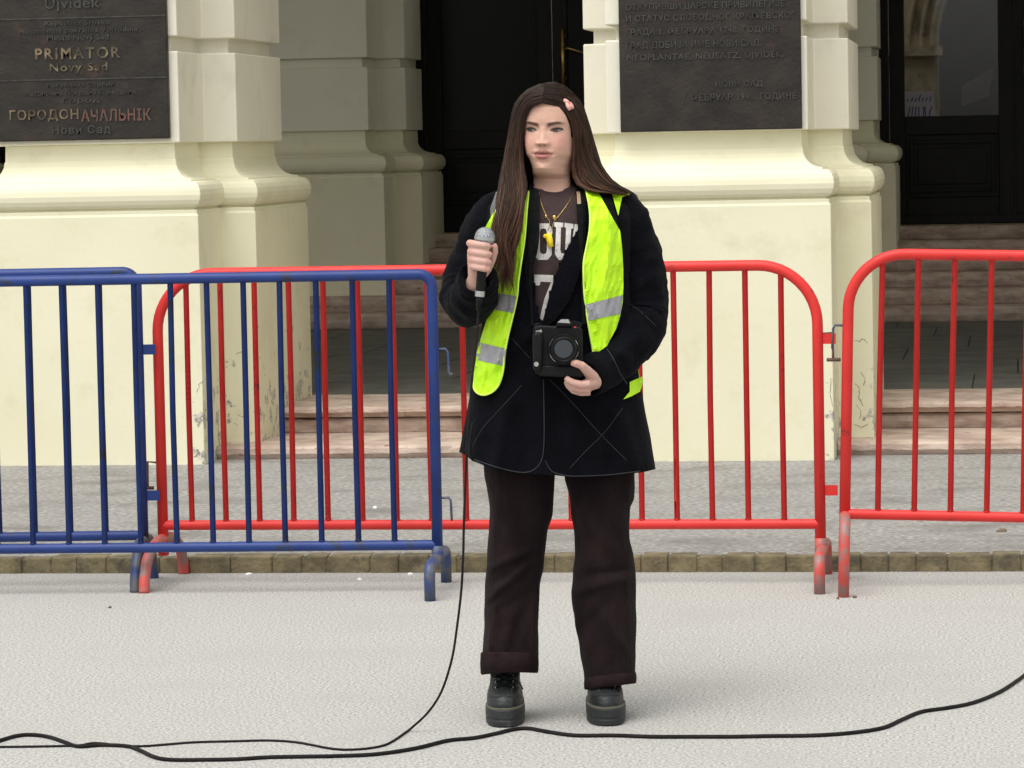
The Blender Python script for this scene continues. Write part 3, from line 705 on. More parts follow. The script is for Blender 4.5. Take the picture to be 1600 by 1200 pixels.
# nails
# ---- eyes, following the face surface
def face_pt(x, z, off):
    o = HL(x, .3, z); h = head_bvh.ray_cast(o, -HF)
    return (h[0] if h[0] else HL(x,.095,z)) + HF*off
for sg in (-1, 1):
    cx_, cz_ = sg*.0345, -.0005
    def up(t): return (.0044 if sg<0 else .0038)*(1-t*t)**.75
    def lo(t): return -.0037*(1-t*t)**.8
    wm = MB(); n = 18; tp = []; bt = []; md = []
    for i in range(n+1):
        t = -1+2*i/n; x = cx_+t*.0160; tilt = .0012*t*sg
        tp.append(face_pt(x, cz_+up(t)+tilt, .0003)); md.append(face_pt(x, cz_+(up(t)+lo(t))/2+tilt, .0012)); bt.append(face_pt(x, cz_+lo(t)+tilt, .0003))
    wm.loft([bt, md, tp], cap=False, closed=False); eye = pbuild(wm, 'eye', M_eye, smooth=True)
    im = MB(); ring = []; gx = cx_-.0030
    ctr = face_pt(gx, cz_+.0003, .0022)
    for i in range(24):
        a = 2*math.pi*i/24; x = gx+.0068*math.cos(a); z = cz_+.0003+.0068*math.sin(a); t = max(-.98,min(.98,(x-cx_)/.0160))
        z = min(max(z, cz_+lo(t)), cz_+up(t)); ring.append(face_pt(x, z, .0017))
    im.add(ring+[ctr], [(24,i,(i+1)%24) for i in range(24)]); pbuild(im, 'iris', M_iris, eye, smooth=True)
    lm = MB(); lm.tube([face_pt(cx_+t*.0166, cz_+up(t)+.0012*t*sg+.0002, .0010) for t in [-1+2*i/12 for i in range(13)]], [.0007+.0016*math.sin(math.pi*i/12)**.5 for i in range(13)], 6)
    lm.tube([face_pt(cx_+t*.0150, cz_+lo(t)+.0010*t*sg, .0004) for t in [-1+2*i/10 for i in range(11)]], .0004, 5)
    lm.tube([face_pt(cx_+t*.0152, cz_+up(t)+.0030+.0010*t*sg, -.0002) for t in [-.9+1.8*i/10 for i in range(11)]], .0005, 5)
    pbuild(lm, 'eyelashes', M_lash, eye, smooth=True)

# ---- coat
hemt = [(700,700),(718,706),(740,721),(770,731),(800,738),(825,741),(848,741),(870,743),(900,746),(950,744),(1000,738),(1025,733),(1050,730)]
def hemY(x): return lerp_tab(hemt, x)[0]
def cfold(a, y):
    t = max(0, (y-430)/300)
    return .010*math.sin(a*7+y*.006)*t + .012*noise.noise(Vector((math.cos(a)*2.2, math.sin(a)*2.2, y*.010))) + .006*noise.noise(Vector((math.cos(a)*5, math.sin(a)*5, y*.03)))
ctab = [(290,834,902,-.035,.085),(294,822,916,-.050,.09),(300,800,944,-.070,.105),(310,776,968,-.092,.118),(322,760,984,-.108,.128),(345,754,990,-.125,.135),(380,757,988,-.137,.14),(420,760,986,-.140,.138),(480,757,988,-.136,.132),(540,748,992,-.138,.13),(600,738,1000,-.142,.13)]
def jrings(inset=0, to_hem=True):
    rr = []
    ys = [290+i*4 for i in range(0,78)]
    for y in ys:
        a = lerp_tab(ctab, y); rr.append(ring_p(a[0]+inset*500, a[1]-inset*500, y, a[2]+inset, a[3]-inset, fold=cfold, n=160))
    if to_hem:
        for i in range(1, 31):
            t = i/30; xl = 738+(719-738)*t; xr = 1000+(1026-1000)*t
            rr.append(ring_p(xl, xr, (lambda x, t=t: 598+(hemY(x)-598)*t), -.142-.014*t, .13+.015*t, fold=cfold, n=160, e=2.5+.3*t))
    return rr
jr = jrings()
Vpoly = [(834,280),(829,330),(827,376),(834,396),(835,460),(843,497),(850,502),(859,462),(868,432),(884,392),(902,360),(905,330),(903,280)]
def inpoly(x, y, poly):
    c = False; j = len(poly)-1
    for i in range(len(poly)):
        if (poly[i][1] > y) != (poly[j][1] > y) and x < (poly[j][0]-poly[i][0])*(y-poly[i][1])/(poly[j][1]-poly[i][1])+poly[i][0]: c = not c
        j = i
    return c
def sleeve(pts, seed):
    """pts: (px,py,dy,r); folds as noise on the radius"""
    sp = cr(pts, 9); C_ = [P(a,b,c) for a,b,c,_ in sp]; rings = []; n = len(C_)
    u = None; seg = 48
    for i in range(n):
        t = (C_[min(i+1,n-1)]-C_[max(i-1,0)]).normalized()
        u = (R0-t*R0.dot(t)).normalized() if u is None else (u-t*u.dot(t)).normalized(); v = t.cross(u)
        r = sp[i][3]; ring = []
        for k in range(seg):
            a = 2*math.pi*k/seg
            f = 1+.10*noise.noise(Vector((math.cos(a)*1.3+seed, math.sin(a)*1.3, i*.17)))+.07*noise.noise(Vector((math.cos(a)*2.0+seed, math.sin(a)*2.0, i*.55)))
            ring.append(C_[i]+(u*math.cos(a)+v*math.sin(a))*r*f)
        rings.append(ring)
    ce = C_[-1]; inner = [[p+(ce-p)*.12 for p in rings[-1]], [p+(ce-p)*.14+(C_[-4]-C_[-1]) for p in rings[-1]], [p+(ce-p)*.35+(C_[-9]-C_[-1]) for p in rings[-1]]]
    return rings+inner
sL = sleeve([(812,322,.015,.045),(786,328,.02,.055),(762,355,.02,.063),(748,394,.02,.066),(735,432,.02,.069),(728,458,.0,.069),(732,472,-.045,.066),(739,466,-.10,.062),(744,452,-.155,.058),(746,440,-.200,.053),(746,433,-.222,.050)], 1)
sR = sleeve([(925,322,.015,.045),(962,328,.02,.060),(983,357,.02,.065),(994,400,.02,.069),(1002,450,.02,.071),(1003,492,.01,.070),(997,520,-.03,.066),(975,548,-.075,.060),(950,571,-.115,.056),(918,592,-.168,.051)], 2)
def press0(rings, cs):
    for rg in rings:
        for i, p in enumerate(rg):
            if (p-PB).dot(DH) > -.02: continue
            x, y = proj(p); d = 0
            for (x0_,y0_,x1_,y1_,am,wd) in cs:
                L2 = (x1_-x0_)**2+(y1_-y0_)**2; t = ((x-x0_)*(x1_-x0_)+(y-y0_)*(y1_-y0_))/L2
                sd = ((x-x0_)*(y1_-y0_)-(y-y0_)*(x1_-x0_))/math.sqrt(L2)
                if abs(sd) < wd*3: d += am*math.exp(-(sd/wd)**2)*math.exp(-max(0,abs(t-.5)-.4)**2*18)
            rg[i] = p - DH*d
    return rings
press0(jr, [(775,735,790,640,.016,11),(820,738,815,650,-.010,12),(900,740,885,640,.014,12),(950,742,945,650,-.012,13),(995,735,970,650,.014,11),(850,740,848,600,.010,4),(830,520,760,580,.010,9)])
press0(sL, [(700,470,735,500,.010,6),(705,430,728,445,.008,5),(715,400,740,420,.008,6)])
press0(sR, [(1000,520,960,560,.012,7),(1030,480,990,500,.012,7),(1025,430,995,450,.010,7),(985,560,955,545,.008,5),(1030,400,1005,410,.008,7)])
coat = MB(); coat.loft(jr, cap=False)
torso_bvh = BVHTree.FromPolygons([Vector(v) for v in coat.v], coat.f); torso_v = list(coat.v); torso_f = list(coat.f)
n_ = 160; keep = []
for f in coat.f:
    c = sum((Vector(coat.v[i]) for i in f), Vector())/4
    front = (c-PB).dot(DH) < -.02
    if not (front and inpoly(*proj(c), Vpoly)): keep.append(f)
coat.f = keep; coat.m = [0]*len(keep)
# hem is turned under
coat.loft([jr[-1], [p+(PB+Vector((0,0,p.z))-p)*.03+Vector((0,0,.004)) for p in jr[-1]], [p+(PB+Vector((0,0,p.z))-p)*.05+Vector((0,0,.05)) for p in jr[-1]]], cap=False)
coat.loft(sL, cap=False); coat.loft(sR, cap=False)
co_ = pbuild(coat, 'coat', M_coat, smooth=True)
slv = MB(); slv.loft(sL, cap=False); slv.loft(sR, cap=False)
sleeve_bvh = BVHTree.FromPolygons([Vector(v) for v in slv.v], slv.f)
both = MB(); both.v = torso_v; both.f = torso_f; both.m = [0]*len(torso_f); both.loft(sL[:40], cap=False); both.loft(sR[:40], cap=False)
both_bvh = BVHTree.FromPolygons([Vector(v) for v in both.v], both.f)
# ---- shirt: whole torso inside the coat
sh = MB(); srings = []
for i in range(0, 60):
    y = 287+i*5.5; a = lerp_tab(ctab, max(y,291))
    k = .012
    srings.append(ring_p(a[0]+7, a[1]-7, y, a[2]+k-.002*(y<300), a[3]-k, fold=lambda a_,y_: .5*cfold(a_,y_), n=120, e=2.35))
nk = [ring_p(838.5, 897.5, (lambda x: 291-0.0006*(x-868)**2), -.048, .062, n=120, e=2.0), ring_p(839.5, 896.5, (lambda x: 287-0.0006*(x-868)**2), -.046, .058, n=120, e=2.0), ring_p(842, 894, (lambda x: 289-0.0006*(x-868)**2), -.043, .055, n=120, e=2.0)]
sh.loft([nk[2], nk[1], nk[0]]+srings[2:], cap=False)
pshirt = pbuild(sh, 'shirt', M_shirt, smooth=True)
shirt_bvh = BVHTree.FromPolygons([Vector(v) for v in sh.v], sh.f)

# ---- draping: a cut-out laid over a garment at its own height and thickness
def hit(bvh, px, py, fall=None):
    d = ray(px,py).normalized(); h = bvh.ray_cast(CAM, d)
    return (h[0], d) if h[0] else (None, d)
def drape(mb, poly, bvh, off, th=.002, step=5.0, ripple=None, mi=0, smoothn=2):
    pts = []
    for (a,b),(c,d) in zip(poly, poly[1:]+poly[:1]):
        n = max(1, int(math.hypot(c-a,d-b)/step))
        pts += [(a+(c-a)*i/n, b+(d-b)*i/n) for i in range(n)]
    nb = len(pts); ed = [(i,(i+1)%nb) for i in range(nb)]
    xs = [p[0] for p in pts]; ys = [p[1] for p in pts]; ins = []
    y = min(ys)+step*.5
    while y < max(ys):
        x = min(xs)+step*.5
        while x < max(xs):
            if inpoly(x,y,poly) and min((x-a)**2+(y-b)**2 for a,b in pts) > (step*.45)**2: ins.append((x,y))
            x += step
        y += step
    r = delaunay_2d_cdt([Vector(p) for p in pts+ins], ed, [], 1, 1e-4)
    V, F = r[0], r[2]
    dist = []; dirs = []
    for v in V:
        h, d = hit(bvh, v.x, v.y); dirs.append(d); dist.append((h-CAM).length if h else None)
    good = [i for i,t in enumerate(dist) if t is not None]
    for i,t in enumerate(dist):
        if t is None:
            j = min(good, key=lambda g: (V[g]-V[i]).length); dist[i] = dist[j]
    fr = []; bk = []
    for i, v in enumerate(V):
        o = off+(ripple(v.x,v.y) if ripple else 0)
        fr.append(CAM+dirs[i]*(dist[i]-o-th)); bk.append(CAM+dirs[i]*(dist[i]-o))
    n = len(V); fs = [tuple(f) for f in F]; cnt = set()
    for f in F:
        for a,b in zip(f, list(f[1:])+[f[0]]): cnt.add((a,b))
    fs += [tuple(i+n for i in reversed(f)) for f in F]
    for a,b in cnt:
        if (b,a) not in cnt: fs.append((b,a,a+n,b+n))
    mb.add(fr+bk, fs, mi); return mb
def line_on(mb, pts, bvh, off, r, step=5, smooth=True, seg=6, flat=None):
    if smooth and len(pts) > 2: pts = cr(pts, 6)
    q = []; last = None
    for (a,b),(c,d) in zip(pts, pts[1:]):
        n = max(1, int(math.hypot(c-a,d-b)/step))
        for i in range(n): q.append((a+(c-a)*i/n, b+(d-b)*i/n))
    q.append(pts[-1]); out = []
    for x,y in q:
        h, d = hit(bvh, x, y)
        if h is None:
            if last is None: continue
            out.append(CAM+d*last)
        else: last = (h-CAM).length-off; out.append(CAM+d*last)
    if len(out) > 1: mb.tube(out, r, seg, flat=flat)
    return mb
# lapels
lap = MB()
lapR = [(905,284),(914,284),(916,330),(914,380),(905,430),(890,470),(868,500),(852,512),(847,505),(858,463),(867,432),(883,393),(903,358),(905,330)]
lapL = [(834,286),(828,330),(826,376),(833,396),(833,460),(846,504),(842,515),(832,495),(822,450),(818,380),(821,330),(828,286)]
drape(lap, lapR, torso_bvh, .003, .004, ripple=lambda x,y: .004)
pbuild(lap, 'lapel', M_coat, smooth=False)
lap = MB(); drape(lap, lapL, torso_bvh, .003, .004, ripple=lambda x,y: .004); pbuild(lap, 'lapel', M_coat, smooth=False)
# seams, piping and quilted lines of the coat
def seam(pts, bvh=torso_bvh, r=.0009, off=.0003):
    mb = MB(); line_on(mb, pts, bvh, off, r); return pbuild(mb, 'seam', M_pipe, smooth=True)
seam([(849,592),(850,640),(850,690),(847,716),(838,731),(822,738),(800,736),(770,728),(741,718)], r=.0014)
seam([(852,720),(862,736),(880,742),(900,744),(950,742),(1000,736)], r=.0013)
seam([(858,592),(895,630),(935,675),(980,720)]); seam([(973,637),(945,675),(915,705),(890,732)])
seam([(799,528),(812,542),(828,560)]); seam([(815,602),(785,635),(755,668),(738,698)])
seam([(902,402),(885,418),(868,436)]); seam([(738,660),(733,690),(733,716)])
seam([(948,545),(958,560),(970,585),(980,600)], sleeve_bvh, .0014); seam([(975,470),(1000,486),(1025,510)], sleeve_bvh, .0009)
# print on the shirt
def print_text(mb, txt, poly_or_box, bold=.05):
    x0,y0,x1,y1 = poly_or_box; uv, fs = text_box(txt, bold)
    vs = []
    for u,v in uv:
        px = x0+(x1-x0)*u; py = y1+(y0-y1)*v; h, d = hit(shirt_bvh, px, py)
        vs.append(CAM+d*((h-CAM).length-.0016))
    mb.add(vs, fs)
pr = MB()
def glyph_o(cx, y0, y1, w_, t, op=False):
    h = (y1-y0); c = 7
    o = [(cx-w_/2+c,y0),(cx+w_/2-c,y0),(cx+w_/2,y0+c*1.4),(cx+w_/2,y1-c*1.4),(cx+w_/2-c,y1),(cx-w_/2+c,y1),(cx-w_/2,y1-c*1.4),(cx-w_/2,y0+c*1.4)]
    return o
def strip_poly(a, b, w1, w2=None):
    w2 = w2 or w1; d = Vector((b[0]-a[0], b[1]-a[1])).normalized(); n = Vector((-d.y, d.x))
    return [(a[0]+n.x*w1/2,a[1]+n.y*w1/2),(b[0]+n.x*w2/2,b[1]+n.y*w2/2),(b[0]-n.x*w2/2,b[1]-n.y*w2/2),(a[0]-n.x*w1/2,a[1]-n.y*w1/2)]
def stamp(poly): drape(pr, poly, shirt_bvh, .0006, .0008, 4.0)
# O: two stems and chamfered ends ; U ; part of a T ; the numeral below
stamp([(841,348),(858,348),(864,357),(864,396),(858,406),(841,406),(835,398),(835,357),(841,348.1),(846,356),(842.5,360),(842.5,394),(846,398),(853,398),(856.5,394),(856.5,360),(853,356),(846,355.9)]) if False else None
stamp([(842,349),(849,349),(849,357),(845,358),(843.5,362),(843.5,392),(845,396),(849,397),(849,406),(840,406),(834.5,398),(835,362)])
stamp([(849.2,349),(857,349),(863,358),(862,398),(856,406),(849.2,406),(849.2,397),(853,396),(854.5,392),(854.5,362),(853,358),(849.2,357)])
stamp([(866,347),(880,348),(880,355),(876.5,355),(875.5,390),(877,396),(881,396),(883,390),(884.5,356),(882,355),(882,348),(896,350),(896,357),(892.5,357),(890,396),(884,406),(873,406),(867,397),(869,355),(866,354)])
stamp([(898,350),(906,351),(906,362),(903,362),(901,376),(894,376)])
stamp([(835,429),(868,430),(868,446),(864,446),(861,441),(845,440),(843,446),(835,446)]); stamp([(861,441),(868,446),(860,470),(851,502),(843,498),(851,466)])
pbuild(pr, 'shirt_print', M_print)
# necklace with pendants
nk_ = MB(); line_on(nk_, [(841,296),(846,318),(854,338),(859,346)], shirt_bvh, .002, .0009); line_on(nk_, [(898,300),(886,320),(874,336),(866,346)], shirt_bvh, .002, .0009); 
h, d = hit(shirt_bvh, 866, 340); c = CAM+d*((h-CAM).length-.004); nk_.ball(c, (.006,.004,.007)); h, d = hit(shirt_bvh, 853, 338); nk_.ball(CAM+d*((h-CAM).length-.004), (.004,.003,.005))
line_on(nk_, [(859,346),(857,360)], shirt_bvh, .003, .0008, smooth=False); line_on(nk_, [(866,346),(860,362)], shirt_bvh, .003, .0008, smooth=False)
ne = pbuild(nk_, 'necklace', M_gold, smooth=True)
yl = MB(); pts = []
for x,y in ((852,369),(857,368),(859,376),(861,386)):
    h, d = hit(shirt_bvh, x, y); pts.append(CAM+d*((h-CAM).length-.008))
yl.tube(pts, [.006,.010,.009,.007], 10); yl.ball(pts[0], .006); pbuild(yl, 'yellow_pendant', M_yell, ne, smooth=True)

# ---- high-visibility vest
def rip(x, y):
    a = noise.noise(Vector((x*.055,y*.012,1))); b = noise.noise(Vector((x*.11+y*.02,y*.022,4)))
    return max(0, .0065*math.sin(x*.13+y*.009+a*3)+.008*a+.010*(1-abs(b)*2.6)*.6 + .004)
vL = [(798,303),(826,299),(823,330),(820,370),(815,405),(810,440),(808,463),(800,500),(794,525),(789,552),(786,580),(780,600),(770,612),(757,617),(746,614),(740,604),(741,580),(746,548),(752,525),(760,500),(765,480),(766,455),(762,420),(757,390),(757,357),(775,325)]
vR = [(912,284),(925,290),(934,299),(946,320),(957,340),(969,361),(972,387),(974,422),(974,450),(973,472),(969,494),(963,513),(955,528),(948,541),(938,548),(927,553),(924,535),(919,505),(914,470),(912,440),(912,410),(916,388),(921,361),(922,335),(918,308)]
vS = [(955,299),(970,299),(984,303),(972,308),(969,322),(966,337),(961,320)]
vB = [(984,597),(1004,588),(1004,600),(1000,612),(987,619),(974,624),(984,612)]
vest = MB(); drape(vest, vL, torso_bvh, .009, .0025, 4, rip); drape(vest, vR, torso_bvh, .009, .0025, 4, rip); drape(vest, vS, both_bvh, .010, .002)
vo = pbuild(vest, 'safety_vest', M_vest, smooth=False)
# lower right corner hanging below the forearm, and the back of the vest
vb = MB(); drape(vb, vB, torso_bvh, .004, .0025, 4)
pbuild(vb, 'vest_corner', M_vest, vo)
bkr = []
for i in range(0, 30):
    y = 302+i*10.6; a = lerp_tab(ctab, min(y,600)); row = []
    for j in range(0, 25):
        t = -1+2*j/24; ang = -math.pi/2 + t*1.38
        u = sgn(math.cos(ang),2/2.5); v = sgn(math.sin(ang),2/2.5)
        cx_ = (a[0]+a[1])/2; hw = (a[1]-a[0])/2+3; cy_ = (a[2]+a[3])/2; hd = (a[3]-a[2])/2+.010
        row.append(P(cx_+hw*math.sin(t*1.38)*1.0, y, cy_+hd*abs(math.cos(t*1.38))**.8))
    bkr.append(row)
vb = MB(); vb.loft(bkr, cap=False, closed=False); vbo = pbuild(vb, 'vest_back', M_vest, vo, smooth=True)
sm_ = vbo.modifiers.new('t','SOLIDIFY'); sm_.thickness = .002
tp = MB(); 
drape(tp, [(770,457),(808,463),(802,489),(760,482)], torso_bvh, .0128, .0012, 4, rip); pbuild(tp, 'reflective_stripe', M_refl, vo)
tp = MB(); drape(tp, [(747,535),(791,545),(787,572),(743,562)], torso_bvh, .0128, .0012, 4, rip); pbuild(tp, 'reflective_stripe', M_refl, vo)
tp = MB(); drape(tp, [(915,476),(973.5,461),(970,490),(919.5,501)], torso_bvh, .0128, .0012, 4, rip); pbuild(tp, 'reflective_stripe', M_refl, vo)
eg = MB()
def edge(pts):
    q = cr(pts, 4); out = []
    for x,y in q:
        h, d = hit(torso_bvh, x, y)
        if h: out.append(CAM+d*((h-CAM).length-.0112-rip(x,y)))
    eg.tube(out, .0028, 6)
edge([(826,299),(823,330),(820,370),(815,405),(810,440),(808,463),(800,500),(794,525),(789,552),(786,580),(780,600),(770,612),(757,617),(746,614),(740,604),(741,580),(746,548)])
edge([(912,284),(918,308),(922,335),(921,361),(916,388),(912,410),(912,440),(914,470),(919,505),(924,535),(927,553)])
pbuild(eg, 'vest_binding', M_vedge, vo, smooth=True)

# ---- trousers
hipr = [ring_p(768, 982, y, -.11, .11, e=2.4) for y in (600,650,690,712)]
def leg(tab, seed, cy=-.012, lastfun=None):
    rr = []; ys = [tab[0][0]+i*6 for i in range(int((tab[-1][0]-tab[0][0])/6)+1)]
    for y in ys:
        xl, xr, d = lerp_tab(tab, y)
        def f(a, yy, y=y):
            k = 1.0
            s = .035*noise.noise(Vector((math.cos(a)*1.2+seed*5, math.sin(a)*1.2, y*.016)))+.030*noise.noise(Vector((math.cos(a)*2.6+seed*3, math.sin(a)*2.6, y*.035)))
            s += .030*math.sin(a*3+seed)*noise.noise(Vector((seed, 3.3, y*.01)))
            # creases sweeping up from the inner knee
            q = (y-880-math.cos(a)*55*(1 if seed == 1 else -1))/26
            if math.sin(a) > 0: s += 0*math.exp(-q*q)*math.sin(a) + 0*math.exp(-((y-930-math.cos(a)*60)/20)**2)*math.sin(a)
            return s*k
        rr.append(ring_p(xl, xr, y, cy-d, cy+d, n=72, e=2.3, fold=f))
    return rr
legL = leg([(690,757,869,.10),(745,757,867,.098),(806,765,862,.092),(830,764,856,.09),(877,761,850,.088),(915,758,844,.088),(972,757,841,.088),(1000,755,841,.095),(1026,754,841,.098)], 1)
legR = leg([(690,879,994,.10),(749,881,991,.098),(778,888,990,.095),(794,891,984,.092),(842,898,984,.088),(866,898,989,.088),(901,895,992,.088),(925,892,993,.088),(972,898,994,.088),(1010,905,994,.094),(1062,913,993,.100)], 2)
def press(rings, cs):
    """raise soft ridges along lines (px,py)-(px,py) on the front of a garment"""
    for rg in rings:
        for i, p in enumerate(rg):
            if (p-PB).dot(DH) > -.02: continue
            x, y = proj(p); d = 0
            for (x0_,y0_,x1_,y1_,am,wd) in cs:
                L2 = (x1_-x0_)**2+(y1_-y0_)**2; t = ((x-x0_)*(x1_-x0_)+(y-y0_)*(y1_-y0_))/L2; tc = min(1,max(0,t))
                sd = ((x-x0_)*(y1_-y0_)-(y-y0_)*(x1_-x0_))/math.sqrt(L2)
                e = math.hypot(x-x0_-tc*(x1_-x0_), y-y0_-tc*(y1_-y0_))
                d += am*math.exp(-(sd/wd)**2)*math.exp(-max(0,abs(t-.5)-.4)**2*18) if e < wd*4 else 0
            rg[i] = p - DH*d
    return rings
press(legL, [(752,893,822,862,.017,4.5),(762,935,822,884,.020,4.5),(757,915,800,898,-.010,6),(765,1015,772,950,.010,5),(800,1010,830,930,-.010,9),(770,960,830,925,-.008,8),(770,850,775,780,.008,7),(835,1015,838,940,.008,6),(790,1018,800,960,.009,7)])
press(legR, [(905,922,985,900,.016,7),(915,900,980,890,-.012,6),(935,950,975,1010,.013,7),(905,990,950,940,-.010,9),(978,1040,981,900,.008,4),(905,800,960,860,.008,9),(960,1045,935,985,-.009,8),(925,1050,915,1000,.010,6)])
tr = MB(); tr.loft(hipr); tr.loft(legL, cap=False); tr.loft(legR, cap=False)
tro = pbuild(tr, 'trousers', M_trou, smooth=True)
def cuff(xl, xr, ya, yb, cy, d, seed):
    """turned-up hem: ya/yb are functions of px for the top and bottom edge"""
    mb = MB(); rr = []
    prof = [(-4,.0,.0),(0,.0,0),(2.2,.10,0),(2.8,.5,0),(2.2,.92,0),(0,1.0,0),(-4,1.0,0),(-7,.8,0),(-8,.3,0)]
    for o, t, _ in prof:
        rr.append(ring_p(xl+2-o, xr-2+o, (lambda x, t=t: ya(x)+(yb(x)-ya(x))*t), cy-d-o*.0017, cy+d+o*.0017, n=72, e=2.4, fold=lambda a,y: .012*noise.noise(Vector((math.cos(a)*2+seed*4, math.sin(a)*2, y*.05)))))
    mb.loft(rr, cap=False); return pbuild(mb, 'trouser_cuff', M_cuff, tro, smooth=True)
cuff(751, 841, lambda x: 1019+.02*(x-796), lambda x: 1051-.03*(x-796)+.003*(x-796)**2*.4, -.012, .100, 1)
cuff(913, 994, lambda x: 1054-.11*(x-953), lambda x: 1073-.13*(x-953), -.012, .102, 2)
sm2 = MB(); trou_bvh = BVHTree.FromPolygons([Vector(v) for v in tr.v], tr.f)
line_on(sm2, [(980,748),(983,850),(978,930),(982,990),(984,1040)], trou_bvh, .0004, .0010); line_on(sm2, [(770,760),(774,860),(768,950),(766,1014)], trou_bvh, .0004, .0009); pbuild(sm2, 'trouser_seam', M_cuff, tro, smooth=True)

# ---- boots
def boot(px, toe_y, turn, name='boot'):
    c = G(px, toe_y); c = c + DH*.135
    ax = rotz(R0, turn); fw = rotz(-DH, turn)
    def L_(u, v, z): return c+ax*u+fw*v+Vector((0,0,z))
    def plan(hw, vf, vb, z, n=44, e=2.5, toe=1.0):
        out = []
        for k in range(n):
            a = 2*math.pi*k/n; cc, ss = math.cos(a), math.sin(a)
            v = vf*sgn(ss,2/e) if ss > 0 else vb*sgn(-ss,2/e)*-1
            waist = 1-.10*math.exp(-((v+.02)/.035)**2) - (.10 if v < -.05 else 0)*min(1,(-v-.05)/.04)
            out.append(L_(hw*sgn(cc,2/e)*waist, v, z(v) if callable(z) else z))
        return out
    s = MB()
    pr_ = [(.049,.130,.120,.0),(.0525,.136,.124,.004),(.0535,.138,.125,.016),(.0525,.1365,.124,.018),(.0525,.1365,.124,.023),(.0540,.1385,.1255,.025),(.0540,.1385,.1255,.044),(.0525,.137,.124,.046)]
    s.loft([plan(*q) for q in pr_]); ro = thing_child = pbuild(s, name, M_boot, smooth=False)
    ro.name = 'boot'; ro.data.materials.clear(); ro.data.materials.append(M_sole)
    w_ = MB(); w_.loft([plan(.0525,.1370,.124,.046),plan(.0532,.1378,.1245,.047),plan(.0532,.1378,.1245,.051),plan(.0500,.134,.121,.0525)]); pbuild(w_, 'welt', M_welt, ro, smooth=False)
    up = MB(); tab = [(.052,.0490,.1330,.119,2.5),(.060,.0495,.1335,.119,2.5),(.072,.0490,.1290,.118,2.4),(.082,.0475,.1180,.117,2.3),(.090,.0455,.1000,.116,2.2),(.097,.044,.080,.114,2.1),(.106,.0430,.066,.112,2.1),(.118,.0425,.057,.108,2.0),(.135,.0425,.051,.100,2.0),(.160,.0425,.047,.092,2.0),(.175,.042,.044,.088,2.0)]
    rr = []
    for i in range(40):
        z = .052+(.175-.052)*i/39; hw, vf, vb, e = lerp_tab(tab, z)
        rg = plan(hw, vf, vb, z, e=e, n=60)
        rg = [p+(p-L_(0,0,z))*(.035*noise.noise((p-c)*26+Vector((px,0,0)))) for p in rg]
        rr.append(rg)
    up.loft(rr, cap=False); uo = pbuild(up, 'upper', M_boot, ro, smooth=True)
    ub = BVHTree.FromPolygons([Vector(v) for v in up.v], up.f)
    def on(u, z, off=.001):
        o = L_(u, .4, z); h = ub.ray_cast(o, -fw); return (h[0] if h[0] else L_(u,.07,z))+fw*off
    st = MB(); st.tube([on(u, .083-.10*abs(u)**1.2*3, .0008) for u in [-.042+.084*i/20 for i in range(21)]], .0016, 6)
    for sg in (-1,1): st.tube([on(sg*(.020+.3*(z-.09)*.2), z, .0006) for z in [.088+.009*i for i in range(11)]], .0013, 6)
    pbuild(st, 'stitching', M_sole, ro, smooth=True)
    lc = MB(); ey = MB()
    for i in range(4):
        z = .098+i*.0135
        for sg in (-1,1): ey.ball(on(sg*.022, z, .0015), .0030, 8, 6)
        lc.tube([on(-.022,z,.003), on(-.008,z+.004,.0045), on(.008,z+.009,.0045), on(.022,z+.014,.003)], .0021, 6)
        lc.tube([on(.022,z,.003), on(.008,z+.004,.006), on(-.008,z+.009,.006), on(-.022,z+.014,.003)], .0021, 6)
    if px < 850:
        for sg in (-1,1): lc.tube(cr([on(0,.130,.008), on(sg*.016,.143,.012), on(sg*.034,.138,.012), on(sg*.030,.124,.010), on(sg*.010,.126,.009)],5), .0017, 6)
        lc.tube(cr([on(0,.128,.008), on(.020,.118,.012), L_(.042,.075,.108), L_(.050,.072,.092)],5), .0016, 6); lc.tube(cr([on(0,.128,.008), on(-.012,.112,.010), on(-.022,.098,.006)],5), .0016, 6)
    pbuild(lc, 'laces', M_strap, ro, smooth=True); pbuild(ey, 'eyelets', M_silver, ro, smooth=True)
boot(790.5, 1137.5, math.radians(-2)); boot(948, 1135.5, math.radians(2))
